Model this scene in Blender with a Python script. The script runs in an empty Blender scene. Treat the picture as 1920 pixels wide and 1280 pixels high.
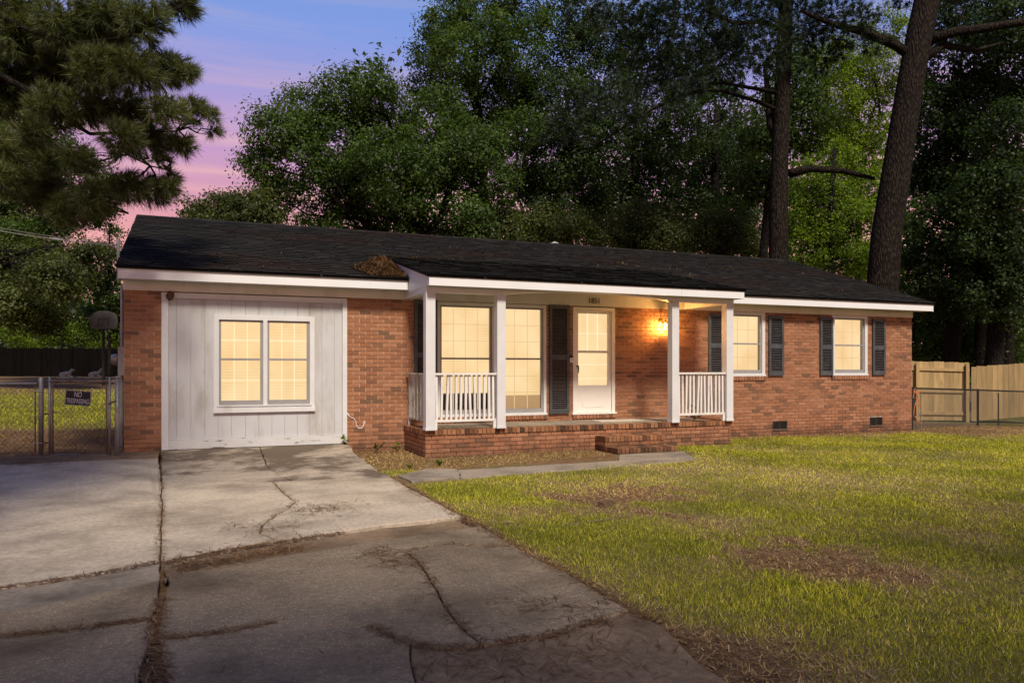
import bpy, math, random
import numpy as np
from mathutils import Vector, Matrix
rnd = random.Random(7); R = np.random.default_rng(11)
sc = bpy.context.scene
COL = sc.collection
# ------------------------------------------------------------------ camera
FPX, HOR = 1437.0, 691.0
YAW = math.radians(22.7)
CY, SY = math.cos(YAW), math.sin(YAW)
CAM = np.array([0.93, -12.79, 1.283])
cd = bpy.data.cameras.new('camera'); cam = bpy.data.objects.new('camera', cd); COL.objects.link(cam)
cam.location = CAM; cam.rotation_euler = (math.radians(90), 0, -YAW)
cd.sensor_width = 36; cd.lens = FPX/1920*36; cd.shift_y = (HOR-640)/1920; cd.clip_end = 3000; cd.clip_start = .05
sc.camera = cam
# ------------------------------------------------------------------ world, sun, exposure
SUN_ELEV, SUN_AZ = 48.0, 186.0        # degrees; azimuth clockwise from +Y (the back of the house)
SUN_STRENGTH, SUN_ANGLE = 4.8, 10.0
w = bpy.data.worlds.new('World'); sc.world = w; w.use_nodes = True
nt = w.node_tree; nt.nodes.clear(); N = nt.nodes; L = nt.links
out = N.new('ShaderNodeOutputWorld'); bg = N.new('ShaderNodeBackground'); L.new(bg.outputs[0], out.inputs[0])
sky = N.new('ShaderNodeTexSky'); sky.sky_type = 'NISHITA'; sky.sun_disc = False
sky.sun_elevation = math.radians(4); sky.sun_rotation = math.radians(SUN_AZ)
tc = N.new('ShaderNodeTexCoord'); sep = N.new('ShaderNodeSeparateXYZ'); L.new(tc.outputs['Generated'], sep.inputs[0])
ramp = N.new('ShaderNodeValToRGB'); L.new(sep.outputs['Z'], ramp.inputs[0])
def setramp(r, stops):
    e = r.color_ramp.elements
    while len(e) > 1: e.remove(e[-1])
    e[0].position = stops[0][0]; e[0].color = (*stops[0][1], 1)
    for p, c in stops[1:]:
        q = e.new(p); q.color = (*c, 1)
setramp(ramp, [(0.0, (.76, .31, .26)), (.10, (.78, .30, .29)), (.17, (.74, .28, .33)), (.225, (.60, .265, .43)), (.27, (.50, .27, .54)), (.33, (.34, .29, .63)), (.39, (.20, .29, .70)), (.47, (.14, .27, .68)), (.62, (.10, .16, .38)), (1.0, (.06, .09, .20))])
mp = N.new('ShaderNodeMapping'); mp.inputs['Scale'].default_value = (1.1, 1.1, 19); L.new(tc.outputs['Generated'], mp.inputs[0])
cn = N.new('ShaderNodeTexNoise'); cn.inputs['Scale'].default_value = 2.3; cn.inputs['Detail'].default_value = 5; cn.inputs['Roughness'].default_value = .55
L.new(mp.outputs[0], cn.inputs[0])
cr = N.new('ShaderNodeValToRGB'); L.new(cn.outputs[0], cr.inputs[0]); setramp(cr, [(.50, (0, 0, 0)), (.72, (.85, .85, .85))])
cc = N.new('ShaderNodeValToRGB'); L.new(sep.outputs['Z'], cc.inputs[0])
setramp(cc, [(0, (.95, .5, .33)), (.2, (.92, .47, .38)), (.3, (.62, .36, .52)), (.42, (.28, .33, .62)), (.6, (.2, .28, .6))])
mx = N.new('ShaderNodeMix'); mx.data_type = 'RGBA'; L.new(cr.outputs[0], mx.inputs[0]); L.new(ramp.outputs[0], mx.inputs[6]); L.new(cc.outputs[0], mx.inputs[7])
sk = N.new('ShaderNodeMix'); sk.data_type = 'RGBA'; sk.blend_type = 'ADD'; sk.inputs[0].default_value = 0.03
L.new(mx.outputs[2], sk.inputs[6]); L.new(sky.outputs[0], sk.inputs[7])
L.new(sk.outputs[2], bg.inputs[0]); bg.inputs[1].default_value = 1.0
sd = bpy.data.lights.new('sun', 'SUN'); sun = bpy.data.objects.new('sun', sd); COL.objects.link(sun)
sd.energy = SUN_STRENGTH; sd.angle = math.radians(SUN_ANGLE); sd.color = (1.0, .90, .74)
_az, _el = math.radians(SUN_AZ), math.radians(SUN_ELEV)
tosun = Vector((math.sin(_az)*math.cos(_el), math.cos(_az)*math.cos(_el), math.sin(_el)))
sun.rotation_euler = tosun.to_track_quat('Z', 'Y').to_euler(); sun.location = (0, -30, 30)
vs = sc.view_settings; vs.view_transform = 'Standard'; vs.look = 'None'; vs.gamma = 1; vs.exposure = 0.0; vs.use_curve_mapping = False

# ------------------------------------------------------------------ pixel -> place (distance always from what a thing touches)
def ray(px, py):
    u = (px-960)/FPX; return np.array([u*CY+SY, -u*SY+CY, (HOR-py)/FPX])
def PZ(px, py, Z): return CAM + ray(px, py)*Z
def PY(px, py, Y=0.0): r = ray(px, py); return CAM + r*((Y-CAM[1])/r[1])
def PG(px, py, z=-.08): r = ray(px, py); return CAM + r*((z-CAM[2])/r[2])
def depth(x, y): return (x-CAM[0])*SY + (y-CAM[1])*CY

# ------------------------------------------------------------------ materials
MATS = {}
def newmat(name):
    m = bpy.data.materials.new(name); m.use_nodes = True; MATS[name] = m
    t = m.node_tree; return m, t, t.nodes, t.links, t.nodes['Principled BSDF']
def noise(t, scale, detail=4, vec=None, rough=.55):
    n = t.nodes.new('ShaderNodeTexNoise'); n.inputs['Scale'].default_value = scale; n.inputs['Detail'].default_value = detail; n.inputs['Roughness'].default_value = rough
    if vec is not None: t.links.new(vec, n.inputs['Vector'])
    return n.outputs[0]
def pos(t, scale=None):
    g = t.nodes.new('ShaderNodeNewGeometry').outputs['Position']
    if scale is None: return g
    m = t.nodes.new('ShaderNodeMapping'); m.inputs['Scale'].default_value = scale; t.links.new(g, m.inputs[0]); return m.outputs[0]
def rampn(t, fac, stops):
    r = t.nodes.new('ShaderNodeValToRGB'); t.links.new(fac, r.inputs[0]); setramp(r, stops); return r.outputs[0]
def mixc(t, fac, a, b, mode='MIX'):
    m = t.nodes.new('ShaderNodeMix'); m.data_type = 'RGBA'; m.blend_type = mode
    for sock, v in ((0, fac), (6, a), (7, b)):
        if isinstance(v, (int, float)): m.inputs[sock].default_value = v
        elif isinstance(v, tuple): m.inputs[sock].default_value = (*v, 1)
        else: t.links.new(v, m.inputs[sock])
    return m.outputs[2]
def mathn(t, op, a, b=None):
    m = t.nodes.new('ShaderNodeMath'); m.operation = op
    for i, v in ((0, a), (1, b)):
        if v is None: continue
        if isinstance(v, (int, float)): m.inputs[i].default_value = v
        else: t.links.new(v, m.inputs[i])
    return m.outputs[0]
def bump(t, p, h, strength, dist=.01):
    b = t.nodes.new('ShaderNodeBump'); b.inputs['Strength'].default_value = strength; b.inputs['Distance'].default_value = dist
    t.links.new(h, b.inputs['Height']); t.links.new(b.outputs[0], p.inputs['Normal'])
def rand(t):
    i = t.nodes.new('ShaderNodeNewGeometry').outputs['Random Per Island']; o = t.nodes.new('ShaderNodeObjectInfo').outputs['Random']
    return mathn(t, 'FRACT', mathn(t, 'ADD', i, o))
def plain(name, c, rough=.6, var=.25, scale=6, bmp=.15, metal=0, spec=.4, dirt=None, dscale=1.5, dlo=.52, dhi=.75, dvec=None, vec=None, rv=0):
    m, t, n, l, p = newmat(name)
    v = pos(t) if vec is None else pos(t, vec)
    nf = noise(t, scale, 5, v)
    a = tuple(x*(1-var) for x in c); b = tuple(min(1, x*(1+var)) for x in c)
    col = rampn(t, nf, [(.3, a), (.7, b)])
    if rv:
        rr = rand(t); col = mixc(t, 1.0, col, rampn(t, rr, [(0, (1-rv,)*3), (1, (1+rv*.4,)*3)]), 'MULTIPLY')
    if dirt is not None:
        dn = noise(t, dscale, 6, pos(t, dvec) if dvec else pos(t), .65)
        col = mixc(t, rampn(t, dn, [(dlo, (0, 0, 0)), (dhi, (1, 1, 1))]), col, dirt)
    l.new(col, p.inputs['Base Color']); p.inputs['Roughness'].default_value = rough; p.inputs['Metallic'].default_value = metal
    p.inputs['Specular IOR Level'].default_value = spec
    if bmp: bump(t, p, noise(t, scale*6, 4, v), bmp)
    return m

def brickmat(name, stops, grime=True):
    m, t, n, l, p = newmat(name)
    col = rampn(t, rand(t), stops)
    col = mixc(t, .55, col, rampn(t, noise(t, 28, 5, pos(t)), [(.3, (.55, .5, .48)), (.7, (1.0, .98, .95))]), 'MULTIPLY')
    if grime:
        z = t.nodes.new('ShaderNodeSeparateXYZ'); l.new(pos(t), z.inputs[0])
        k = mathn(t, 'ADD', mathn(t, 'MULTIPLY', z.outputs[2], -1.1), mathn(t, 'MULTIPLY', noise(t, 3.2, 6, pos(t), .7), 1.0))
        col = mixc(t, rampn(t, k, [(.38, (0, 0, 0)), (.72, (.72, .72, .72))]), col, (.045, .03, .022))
    l.new(col, p.inputs['Base Color']); p.inputs['Roughness'].default_value = .85; p.inputs['Specular IOR Level'].default_value = .25
    bump(t, p, noise(t, 90, 4, pos(t)), .35, .006)
    return m
WALLSTOPS = [(0, (.17, .098, .06)), (.07, (.22, .112, .066)), (.16, (.29, .135, .074)), (.5, (.345, .16, .087)), (.8, (.375, .182, .103)), (1, (.41, .208, .122))]
brickmat('brick', WALLSTOPS)
brickmat('step_brick', [(0, (.07, .042, .028)), (.25, (.17, .08, .042)), (.6, (.29, .135, .066)), (1, (.37, .18, .09))])
def mortar():
    m, t, n, l, p = newmat('mortar')
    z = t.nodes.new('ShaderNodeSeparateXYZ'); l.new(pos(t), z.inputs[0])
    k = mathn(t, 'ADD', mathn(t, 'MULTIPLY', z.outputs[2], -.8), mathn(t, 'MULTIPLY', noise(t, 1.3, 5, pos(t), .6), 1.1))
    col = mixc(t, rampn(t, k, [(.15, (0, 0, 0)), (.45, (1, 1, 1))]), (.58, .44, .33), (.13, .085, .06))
    l.new(mixc(t, .4, col, rampn(t, noise(t, 40, 3, pos(t)), [(.3, (.6,)*3), (.7, (1,)*3)]), 'MULTIPLY'), p.inputs['Base Color']); p.inputs['Roughness'].default_value = .95
mortar()
plain('white_paint', (.62, .63, .645), .5, .05, 3, .06, dirt=(.36, .32, .26), dscale=2.2, dlo=.6, dhi=.85, dvec=(1, 1, .35))
plain('siding_paint', (.50, .51, .53), .45, .05, 2, .05, dirt=(.30, .27, .215), dscale=1.9, dlo=.5, dhi=.82, dvec=(1.6, 1.6, .4))
plain('peeling_paint', (.55, .555, .56), .6, .05, 4, .2, dirt=(.16, .13, .10), dscale=5, dlo=.58, dhi=.63, dvec=(.5, 1, 2.2))
plain('fascia_white', (.72, .74, .77), .4, .03, 2, .02)
plain('soffit_paint', (.62, .60, .56), .6, .05, 3, .05, dirt=(.4, .36, .28), dscale=1.2)
plain('rail_paint', (.70, .69, .665), .55, .07, 5, .1, dirt=(.14, .12, .085), dscale=7, dlo=.6, dhi=.72, dvec=(1.4, 1.4, .35))
plain('mossy_paint', (.60, .59, .55), .6, .07, 5, .1, dirt=(.12, .12, .03), dscale=6, dlo=.48, dhi=.64, dvec=(1, 1, .3))
plain('shutter_paint', (.062, .068, .076), .5, .25, 5, .08, dirt=(.12, .125, .13), dscale=4, dlo=.55, dhi=.8)
plain('sash_grey', (.27, .265, .265), .45, .1, 4, .03)
plain('storm_door', (.74, .71, .66), .4, .03, 3, .02)
plain('dark_interior', (.05, .05, .055), .8, .3, 2, 0)
def shingle():
    m, t, n, l, p = newmat('shingle')
    col = rampn(t, rand(t), [(0, (.015, .0135, .0125)), (.5, (.020, .0185, .0172)), (.85, (.026, .024, .0225)), (1, (.032, .0295, .0275))])
    col = mixc(t, .6, col, rampn(t, noise(t, 120, 3, pos(t)), [(.3, (.5,)*3), (.7, (1.3,)*3)]), 'MULTIPLY')
    k = noise(t, .55, 6, pos(t, (1, 1.6, 1.6)), .65)
    col = mixc(t, rampn(t, k, [(.5, (0, 0, 0)), (.72, (.7,)*3)]), col, (.030, .015, .010))
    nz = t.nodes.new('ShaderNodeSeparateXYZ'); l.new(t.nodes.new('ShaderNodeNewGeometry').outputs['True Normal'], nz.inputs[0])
    col = mixc(t, rampn(t, nz.outputs[2], [(.35, (1, 1, 1)), (.5, (0, 0, 0))]), col, (.0015, .0015, .0015))  # black cut edges, which also paint the shadow lines between courses
    l.new(col, p.inputs['Base Color']); p.inputs['Roughness'].default_value = .95; p.inputs['Specular IOR Level'].default_value = .06
    bump(t, p, noise(t, 260, 2, pos(t)), .5, .004)
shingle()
plain('roof_edge', (.008, .008, .008), .9, .2, 4, 0)
def blinds(name, c, strength, slat=40):
    m, t, n, l, p = newmat(name)
    wv = t.nodes.new('ShaderNodeTexWave'); wv.bands_direction = 'Z'; wv.inputs['Scale'].default_value = 6.9; wv.inputs['Distortion'].default_value = .3
    l.new(pos(t), wv.inputs[0])
    k = noise(t, 1.1, 3, pos(t))
    col = mixc(t, 1.0, mixc(t, wv.outputs[1] if False else wv.outputs[0], tuple(x*.91 for x in c), c), rampn(t, k, [(.32, (.88, .84, .76)), (.5, (.98, .98, .98)), (.68, (1.02, 1.06, 1.16))]), 'MULTIPLY')
    l.new(col, p.inputs['Emission Color']); p.inputs['Emission Strength'].default_value = strength
    p.inputs['Base Color'].default_value = (.02, .018, .015, 1); p.inputs['Roughness'].default_value = .8
blinds('lit_blind', (.98, .70, .365), 1.10)
blinds('lit_blind_shadowed', (.82, .52, .26), .68)  # dimmer copy of the lit blind, shade painted into its glow
def emis(name, c, s):
    m, t, n, l, p = newmat(name); p.inputs['Emission Color'].default_value = (*c, 1); p.inputs['Emission Strength'].default_value = s; p.inputs['Base Color'].default_value = (*[x*.03 for x in c], 1)
emis('glowing_muntin', (1.0, .82, .52), 1.1)  # muntins are no lamps: window light is painted in as their own glow
emis('dim_glowing_muntin', (.86, .58, .29), .95)
emis('bulb', (1.0, .62, .16), 40)
def glass():
    m, t, n, l, p = newmat('pane_glass'); n.remove(p); o = n['Material Output']
    tr = n.new('ShaderNodeBsdfTransparent'); gl = n.new('ShaderNodeBsdfGlossy'); gl.inputs['Roughness'].default_value = .03
    fr = n.new('ShaderNodeFresnel'); fr.inputs[0].default_value = 1.45
    mm = n.new('ShaderNodeMixShader'); l.new(fr.outputs[0], mm.inputs[0]); l.new(tr.outputs[0], mm.inputs[1]); l.new(gl.outputs[0], mm.inputs[2]); l.new(mm.outputs[0], o.inputs[0])
glass()
def lampglass():
    m, t, n, l, p = newmat('amber_glass'); n.remove(p); o = n['Material Output']
    tr = n.new('ShaderNodeBsdfTransparent'); tr.inputs[0].default_value = (1, .72, .38, 1); gl = n.new('ShaderNodeBsdfGlossy'); gl.inputs['Roughness'].default_value = .1
    mm = n.new('ShaderNodeMixShader'); mm.inputs[0].default_value = .12; l.new(tr.outputs[0], mm.inputs[1]); l.new(gl.outputs[0], mm.inputs[2]); l.new(mm.outputs[0], o.inputs[0])
lampglass()
def concrete(name, c, pebble=.5, stain=(.09, .065, .045), slo=.5, shi=.72, sscale=.8):
    m, t, n, l, p = newmat(name)
    v = pos(t)
    col = rampn(t, noise(t, 1.3, 6, v, .6), [(.25, tuple(x*.62 for x in c)), (.5, c), (.78, tuple(x*1.25 for x in c))])
    vo = t.nodes.new('ShaderNodeTexVoronoi'); vo.inputs['Scale'].default_value = 62; vo.inputs['Randomness'].default_value = 1; l.new(v, vo.inputs['Vector'])
    pb = rampn(t, vo.outputs['Distance'], [(.16, (1, 1, 1)), (.34, (0, 0, 0))])
    sel = rampn(t, vo.outputs['Color'], [(.35, (0, 0, 0)), (.7, (1, 1, 1))])
    pb = mathn(t, 'MULTIPLY', mathn(t, 'MULTIPLY', pb, sel), pebble)
    col = mixc(t, pb, col, tuple(min(1, x*2.2+.06) for x in c))
    col = mixc(t, .75, col, rampn(t, noise(t, 24, 7, v, .75), [(.3, (.5,)*3), (.7, (1.25,)*3)]), 'MULTIPLY')
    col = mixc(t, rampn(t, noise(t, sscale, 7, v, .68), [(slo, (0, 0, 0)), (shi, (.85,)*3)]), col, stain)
    l.new(col, p.inputs['Base Color']); p.inputs['Roughness'].default_value = .88; p.inputs['Specular IOR Level'].default_value = .25
    bump(t, p, mixc(t, .5, noise(t, 70, 5, v, .7), pb), .55, .012)
concrete('concrete_pale', (.50, .415, .315), .16, (.15, .11, .075), .47, .72)
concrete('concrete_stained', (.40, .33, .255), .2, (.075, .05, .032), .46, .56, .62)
concrete('concrete_aggregate', (.29, .222, .145), .95, (.075, .053, .033), .44, .66, .8)
concrete('concrete_brown', (.26, .18, .11), .25, (.11, .07, .04), .42, .65, 1.6)
concrete('concrete_walk', (.29, .24, .185), .2, (.09, .07, .05), .5, .72, 1.8)
def groundmat():
    m, t, n, l, p = newmat('soil_and_turf')
    at = n.new('ShaderNodeAttribute'); at.attribute_name = 'cover'; sp = n.new('ShaderNodeSeparateColor'); l.new(at.outputs['Color'], sp.inputs[0])
    v = pos(t)
    dirt = rampn(t, noise(t, 9, 7, v, .7), [(.25, (.06, .033, .017)), (.5, (.16, .092, .047)), (.75, (.32, .205, .11))])
    gr = rampn(t, noise(t, 5, 6, v, .7), [(.3, (.05, .05, .012)), (.5, (.10, .09, .02)), (.7, (.19, .15, .05))])
    dry = rampn(t, noise(t, 14, 6, v, .7), [(.3, (.10, .07, .035)), (.7, (.30, .23, .12))])
    g2 = mixc(t, sp.outputs[1], gr, dry)
    l.new(mixc(t, sp.outputs[0], dirt, g2), p.inputs['Base Color']); p.inputs['Roughness'].default_value = .95; p.inputs['Specular IOR Level'].default_value = .1
    bump(t, p, noise(t, 30, 6, v, .7), .8, .03)
groundmat()
def leafmat(name, stops, trans=.45, spec=.3):
    m, t, n, l, p = newmat(name); o = n['Material Output']
    col = rampn(t, rand(t), stops)
    k = noise(t, .7, 4, pos(t))
    col = mixc(t, 1.0, col, rampn(t, k, [(.3, (.6, .62, .6)), (.7, (1.3, 1.25, 1.05))]), 'MULTIPLY')
    l.new(col, p.inputs['Base Color']); p.inputs['Roughness'].default_value = .55; p.inputs['Specular IOR Level'].default_value = spec
    tl = n.new('ShaderNodeBsdfTranslucent'); l.new(mixc(t, 1, col, (1.5, 1.6, .5), 'MULTIPLY'), tl.inputs[0])
    mm = n.new('ShaderNodeMixShader'); mm.inputs[0].default_value = trans; l.new(p.outputs[0], mm.inputs[1]); l.new(tl.outputs[0], mm.inputs[2]); l.new(mm.outputs[0], o.inputs[0])
leafmat('leaf_mid', [(0, (.032, .058, .014)), (.6, (.055, .098, .02)), (1, (.10, .16, .03))])
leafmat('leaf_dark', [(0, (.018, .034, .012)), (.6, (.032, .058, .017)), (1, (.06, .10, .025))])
leafmat('leaf_bright', [(0, (.05, .08, .008)), (.6, (.12, .19, .018)), (1, (.27, .36, .04))], .6)
leafmat('leaf_olive', [(0, (.035, .045, .014)), (.6, (.07, .09, .026)), (1, (.14, .165, .05))])
leafmat('needle', [(0, (.04, .05, .018)), (.6, (.09, .11, .04)), (1, (.20, .22, .10))], .25)
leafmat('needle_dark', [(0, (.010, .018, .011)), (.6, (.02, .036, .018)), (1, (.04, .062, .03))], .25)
leafmat('grass_green', [(0, (.15, .18, .012)), (.6, (.37, .39, .032)), (1, (.66, .61, .09))], .3, .15)
leafmat('grass_dry', [(0, (.36, .26, .08)), (.6, (.68, .54, .22)), (1, (.86, .72, .38))], .2, .15)
leafmat('straw', [(0, (.09, .045, .022)), (.6, (.20, .11, .058)), (1, (.34, .22, .125))], .05, .1)
leafmat('mulch', [(0, (.10, .05, .022)), (.6, (.32, .19, .09)), (1, (.55, .39, .21))], .0, .1)
def bark(name, a, b):
    m, t, n, l, p = newmat(name)
    v = pos(t, (13, 13, 4)); vo = t.nodes.new('ShaderNodeTexVoronoi'); vo.inputs['Scale'].default_value = 1.6; l.new(v, vo.inputs['Vector'])
    h = mathn(t, 'ADD', vo.outputs['Distance'], mathn(t, 'MULTIPLY', noise(t, 3, 6, v, .7), .6))
    l.new(rampn(t, h, [(.35, b), (.85, a)]), p.inputs['Base Color']); p.inputs['Roughness'].default_value = .95; p.inputs['Specular IOR Level'].default_value = .1
    bump(t, p, mathn(t, 'MULTIPLY', h, -1), .9, .05)
bark('bark', (.012, .009, .007), (.05, .038, .029)); bark('bark_dark', (.010, .008, .007), (.035, .028, .022))
plain('galvanised', (.30, .30, .29), .5, .2, 6, .1, .6, .5, dirt=(.16, .08, .045), dscale=6, dlo=.55, dhi=.72)
plain('rusty_pipe', (.22, .17, .14), .7, .3, 9, .2, .3, .4, dirt=(.14, .06, .03), dscale=9, dlo=.45, dhi=.6)
plain('black_pipe', (.012, .012, .012), .5, .2, 6, .05)
plain('wire_dark', (.05, .048, .045), .6, .2, 6, 0, .3)
plain('new_cedar', (.42, .29, .13), .75, .18, 3, .15, vec=(4, 4, .5), rv=.22, dirt=(.18, .10, .04), dscale=5, dlo=.66, dhi=.74)
plain('old_fence', (.006, .005, .0045), .95, .3, 3, .1, spec=.03, vec=(3, 3, .5), rv=.35)
plain('sign_black', (.012, .012, .013), .45, .1, 5, 0); plain('sign_white', (.5, .5, .5), .5, .05, 5, 0)
plain('number_brown', (.07, .045, .025), .5, .1, 5, 0)
plain('statue_stone', (.34, .34, .27), .85, .25, 8, .3)
plain('backboard_grey', (.17, .165, .16), .8, .3, 2.5, .1)
plain('orange_strap', (.55, .14, .03), .6, .2, 8, .05)
plain('white_plastic', (.72, .72, .72), .4, .05, 5, 0); plain('black_plastic', (.012, .012, .012), .35, .1, 5, 0)
plain('brass', (.35, .2, .07), .35, .2, 8, 0, .9)
plain('meter_grey', (.30, .31, .32), .5, .1, 5, 0, .2)
plain('cable_grey', (.22, .20, .19), .6, .1, 5, 0)
plain('mat_beige', (.48, .44, .37), .9, .1, 20, .3)
plain('mud', (.10, .06, .035), .95, .3, 20, .5)
plain('neighbour_wall', (.20, .18, .16), .8, .1, 3, .1); plain('neighbour_roof', (.20, .11, .075), .9, .2, 3, .1)
plain('vent_metal', (.05, .045, .04), .6, .3, 10, .1, .4); plain('vent_pipe', (.45, .45, .45), .5, .1, 5, 0, .3)

# ------------------------------------------------------------------ mesh building
WO = {}
class MB:
    def __init__(s): s.v = []; s.f = []
    def quad(s, a, b, c, d): i = len(s.v); s.v += [a, b, c, d]; s.f.append((i, i+1, i+2, i+3))
    def box(s, x0, x1, y0, y1, z0, z1):
        i = len(s.v); s.v += [(x, y, z) for z in (z0, z1) for (x, y) in ((x0, y0), (x1, y0), (x1, y1), (x0, y1))]
        s.f += [(i+3, i+2, i+1, i), (i+4, i+5, i+6, i+7), (i, i+1, i+5, i+4), (i+1, i+2, i+6, i+5), (i+2, i+3, i+7, i+6), (i+3, i, i+4, i+7)]; return s
    def obox(s, c, ax, ay, az):
        c, ax, ay, az = map(np.asarray, (c, ax, ay, az)); i = len(s.v)
        s.v += [tuple(c+a*ax+b*ay+d*az) for d in (-.5, .5) for (a, b) in ((-.5, -.5), (.5, -.5), (.5, .5), (-.5, .5))]
        s.f += [(i+3, i+2, i+1, i), (i+4, i+5, i+6, i+7), (i, i+1, i+5, i+4), (i+1, i+2, i+6, i+5), (i+2, i+3, i+7, i+6), (i+3, i, i+4, i+7)]; return s
    def prism(s, poly, ax, t0, t1):      # poly in the two other axes, in order
        n = len(poly); i = len(s.v)
        for t in (t0, t1):
            for a, b in poly: s.v.append({'x': (t, a, b), 'y': (a, t, b), 'z': (a, b, t)}[ax])
        s.f.append(tuple(i+k for k in range(n))[::-1]); s.f.append(tuple(i+n+k for k in range(n)))
        for k in range(n): s.f.append((i+k, i+(k+1) % n, i+n+(k+1) % n, i+n+k))
        return s
    def tube(s, pts, rad, n=8, cap=True):
        pts = [np.array(p, float) for p in pts]; m = len(pts)
        if not hasattr(rad, '__len__'): rad = [rad]*m
        i = len(s.v); up = None
        for k in range(m):
            d = pts[min(k+1, m-1)]-pts[max(k-1, 0)]; d = d/(np.linalg.norm(d)+1e-9)
            if up is None:
                up = np.array([0, 0, 1.]) if abs(d[2]) < .9 else np.array([1., 0, 0])
            a = np.cross(d, up); a /= np.linalg.norm(a)+1e-9; b = np.cross(a, d); up = b
            for j in range(n):
                q = 2*math.pi*j/n; s.v.append(tuple(pts[k]+rad[k]*(math.cos(q)*a+math.sin(q)*b)))
        for k in range(m-1):
            for j in range(n): s.f.append((i+k*n+j, i+k*n+(j+1) % n, i+(k+1)*n+(j+1) % n, i+(k+1)*n+j))
        if cap: s.f.append(tuple(range(i, i+n))[::-1]); s.f.append(tuple(i+(m-1)*n+j for j in range(n)))
        return s
    def build(s, name, mat, parent=None, kind=None, smooth=False, fix=True):
        me = bpy.data.meshes.new(name); va = np.array(s.v, float)
        o0 = np.array([(va[:, 0].min()+va[:, 0].max())/2, (va[:, 1].min()+va[:, 1].max())/2, va[:, 2].min()])
        me.from_pydata((va-o0).tolist(), [], s.f)
        if fix:
            import bmesh
            bm = bmesh.new(); bm.from_mesh(me); bmesh.ops.recalc_face_normals(bm, faces=bm.faces); bm.to_mesh(me); bm.free()
        if smooth: me.polygons.foreach_set('use_smooth', [True]*len(me.polygons))
        return link(name, me, mat, o0, parent, kind)
def link(name, me, mat, o0, parent=None, kind=None, scale=None):
    if mat and not me.materials: me.materials.append(MATS[mat])
    o = bpy.data.objects.new(name, me); COL.objects.link(o); o0 = np.array(o0, float); WO[o.name] = o0
    if parent is not None: o.parent = parent; o.location = o0-WO[parent.name]
    else: o.location = o0
    if scale is not None: o.scale = scale
    if kind: o['kind'] = kind
    return o
def empty(name, loc, label, cat, group=None):
    o = bpy.data.objects.new(name, None); COL.objects.link(o); o.location = loc; o.empty_display_size = .2; WO[o.name] = np.array(loc, float)
    return tag(o, label, cat, group)
def tag(o, label, cat=None, group=None, kind=None):
    o['label'] = label
    if cat: o['category'] = cat
    if group: o['group'] = group
    if kind: o['kind'] = kind
    return o
def copy_tree(o, parent=None):
    c = o.copy(); COL.objects.link(c); WO[c.name] = WO[o.name].copy()
    if parent is not None: c.parent = parent
    for ch in list(o.children): copy_tree(ch, c)
    return c
def npmesh(name, V, F, mat, parent=None, kind=None, org=None):
    """V (n,k,3) loose polygons of k corners"""
    n, k = V.shape[:2]; V = V.reshape(-1, 3)
    o0 = np.array([V[:, 0].mean(), V[:, 1].mean(), V[:, 2].min()]) if org is None else np.array(org)
    me = bpy.data.meshes.new(name); me.vertices.add(n*k); me.vertices.foreach_set('co', (V-o0).astype(np.float32).ravel())
    me.loops.add(n*k); me.loops.foreach_set('vertex_index', np.arange(n*k, dtype=np.int32))
    me.polygons.add(n); me.polygons.foreach_set('loop_start', np.arange(0, n*k, k, dtype=np.int32)); me.polygons.foreach_set('loop_total', np.full(n, k, dtype=np.int32))
    me.update(calc_edges=True); return link(name, me, mat, o0, parent, kind)
def unit(v): return v/(np.linalg.norm(v, axis=-1, keepdims=True)+1e-9)
# shared unit box for bricks and other alike pieces
def unitbox(name, mat):
    b = MB().box(-.5, .5, -.5, .5, -.5, .5); me = bpy.data.meshes.new(name); me.from_pydata(b.v, [], b.f); me.materials.append(MATS[mat]); return me
def bevelbox(name, mat, bv=.12):
    import bmesh
    b = MB().box(-.5, .5, -.5, .5, -.5, .5); me = bpy.data.meshes.new(name); me.from_pydata(b.v, [], b.f); me.materials.append(MATS[mat]); return me
UB = {}
def piece(name, mat, x0, x1, y0, y1, z0, z1, parent):
    if (name, mat) not in UB: UB[(name, mat)] = unitbox(name, mat)
    return link(name, UB[(name, mat)], None, ((x0+x1)/2, (y0+y1)/2, (z0+z1)/2), parent, scale=(x1-x0, y1-y0, z1-z0))

# ------------------------------------------------------------------ ground
DX = 3.24                                   # right edge of the driveway
def sstep(a, b, x): t = np.clip((x-a)/(b-a), 0, 1); return t*t*(3-2*t)
_gr = np.random.default_rng(5); _ph = _gr.uniform(0, 6.28, (6, 24)); _dr = _gr.uniform(0, 6.28, 24)
def vnoise(x, y, s, k=0):
    """cheap smooth noise, about -1..1"""
    o = 0*x
    for i in range(10):
        a = _dr[i]+k; fr = s*(.6+.18*i); o = o+np.sin((x*np.cos(a)+y*np.sin(a))*fr+_ph[k % 6, i])*(.75 if i < 5 else .5)
    return o/3.4
def gz(x, y):
    x = np.asarray(x, float); y = np.asarray(y, float)
    z = -.10 - .05*sstep(8, 16, x) - .25*sstep(16.5, 24, x)*sstep(-6, 4, y)
    z = z + .95*sstep(1, 30, y)*sstep(3, -2, x) + .12*sstep(1, -1, x)*sstep(-3, 0, y)*sstep(14, 2, y)*.6
    z = z + .012*vnoise(x, y, 2.2, 1)*sstep(-20, -11, y)
    under = sstep(DX+.03, DX-.06, x)*sstep(-.1, -.5, y)*sstep(-7.5, -7.0, x) if True else 0
    near = sstep(2.3, 1.9, x)*0
    return z - .035*under - near
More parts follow.
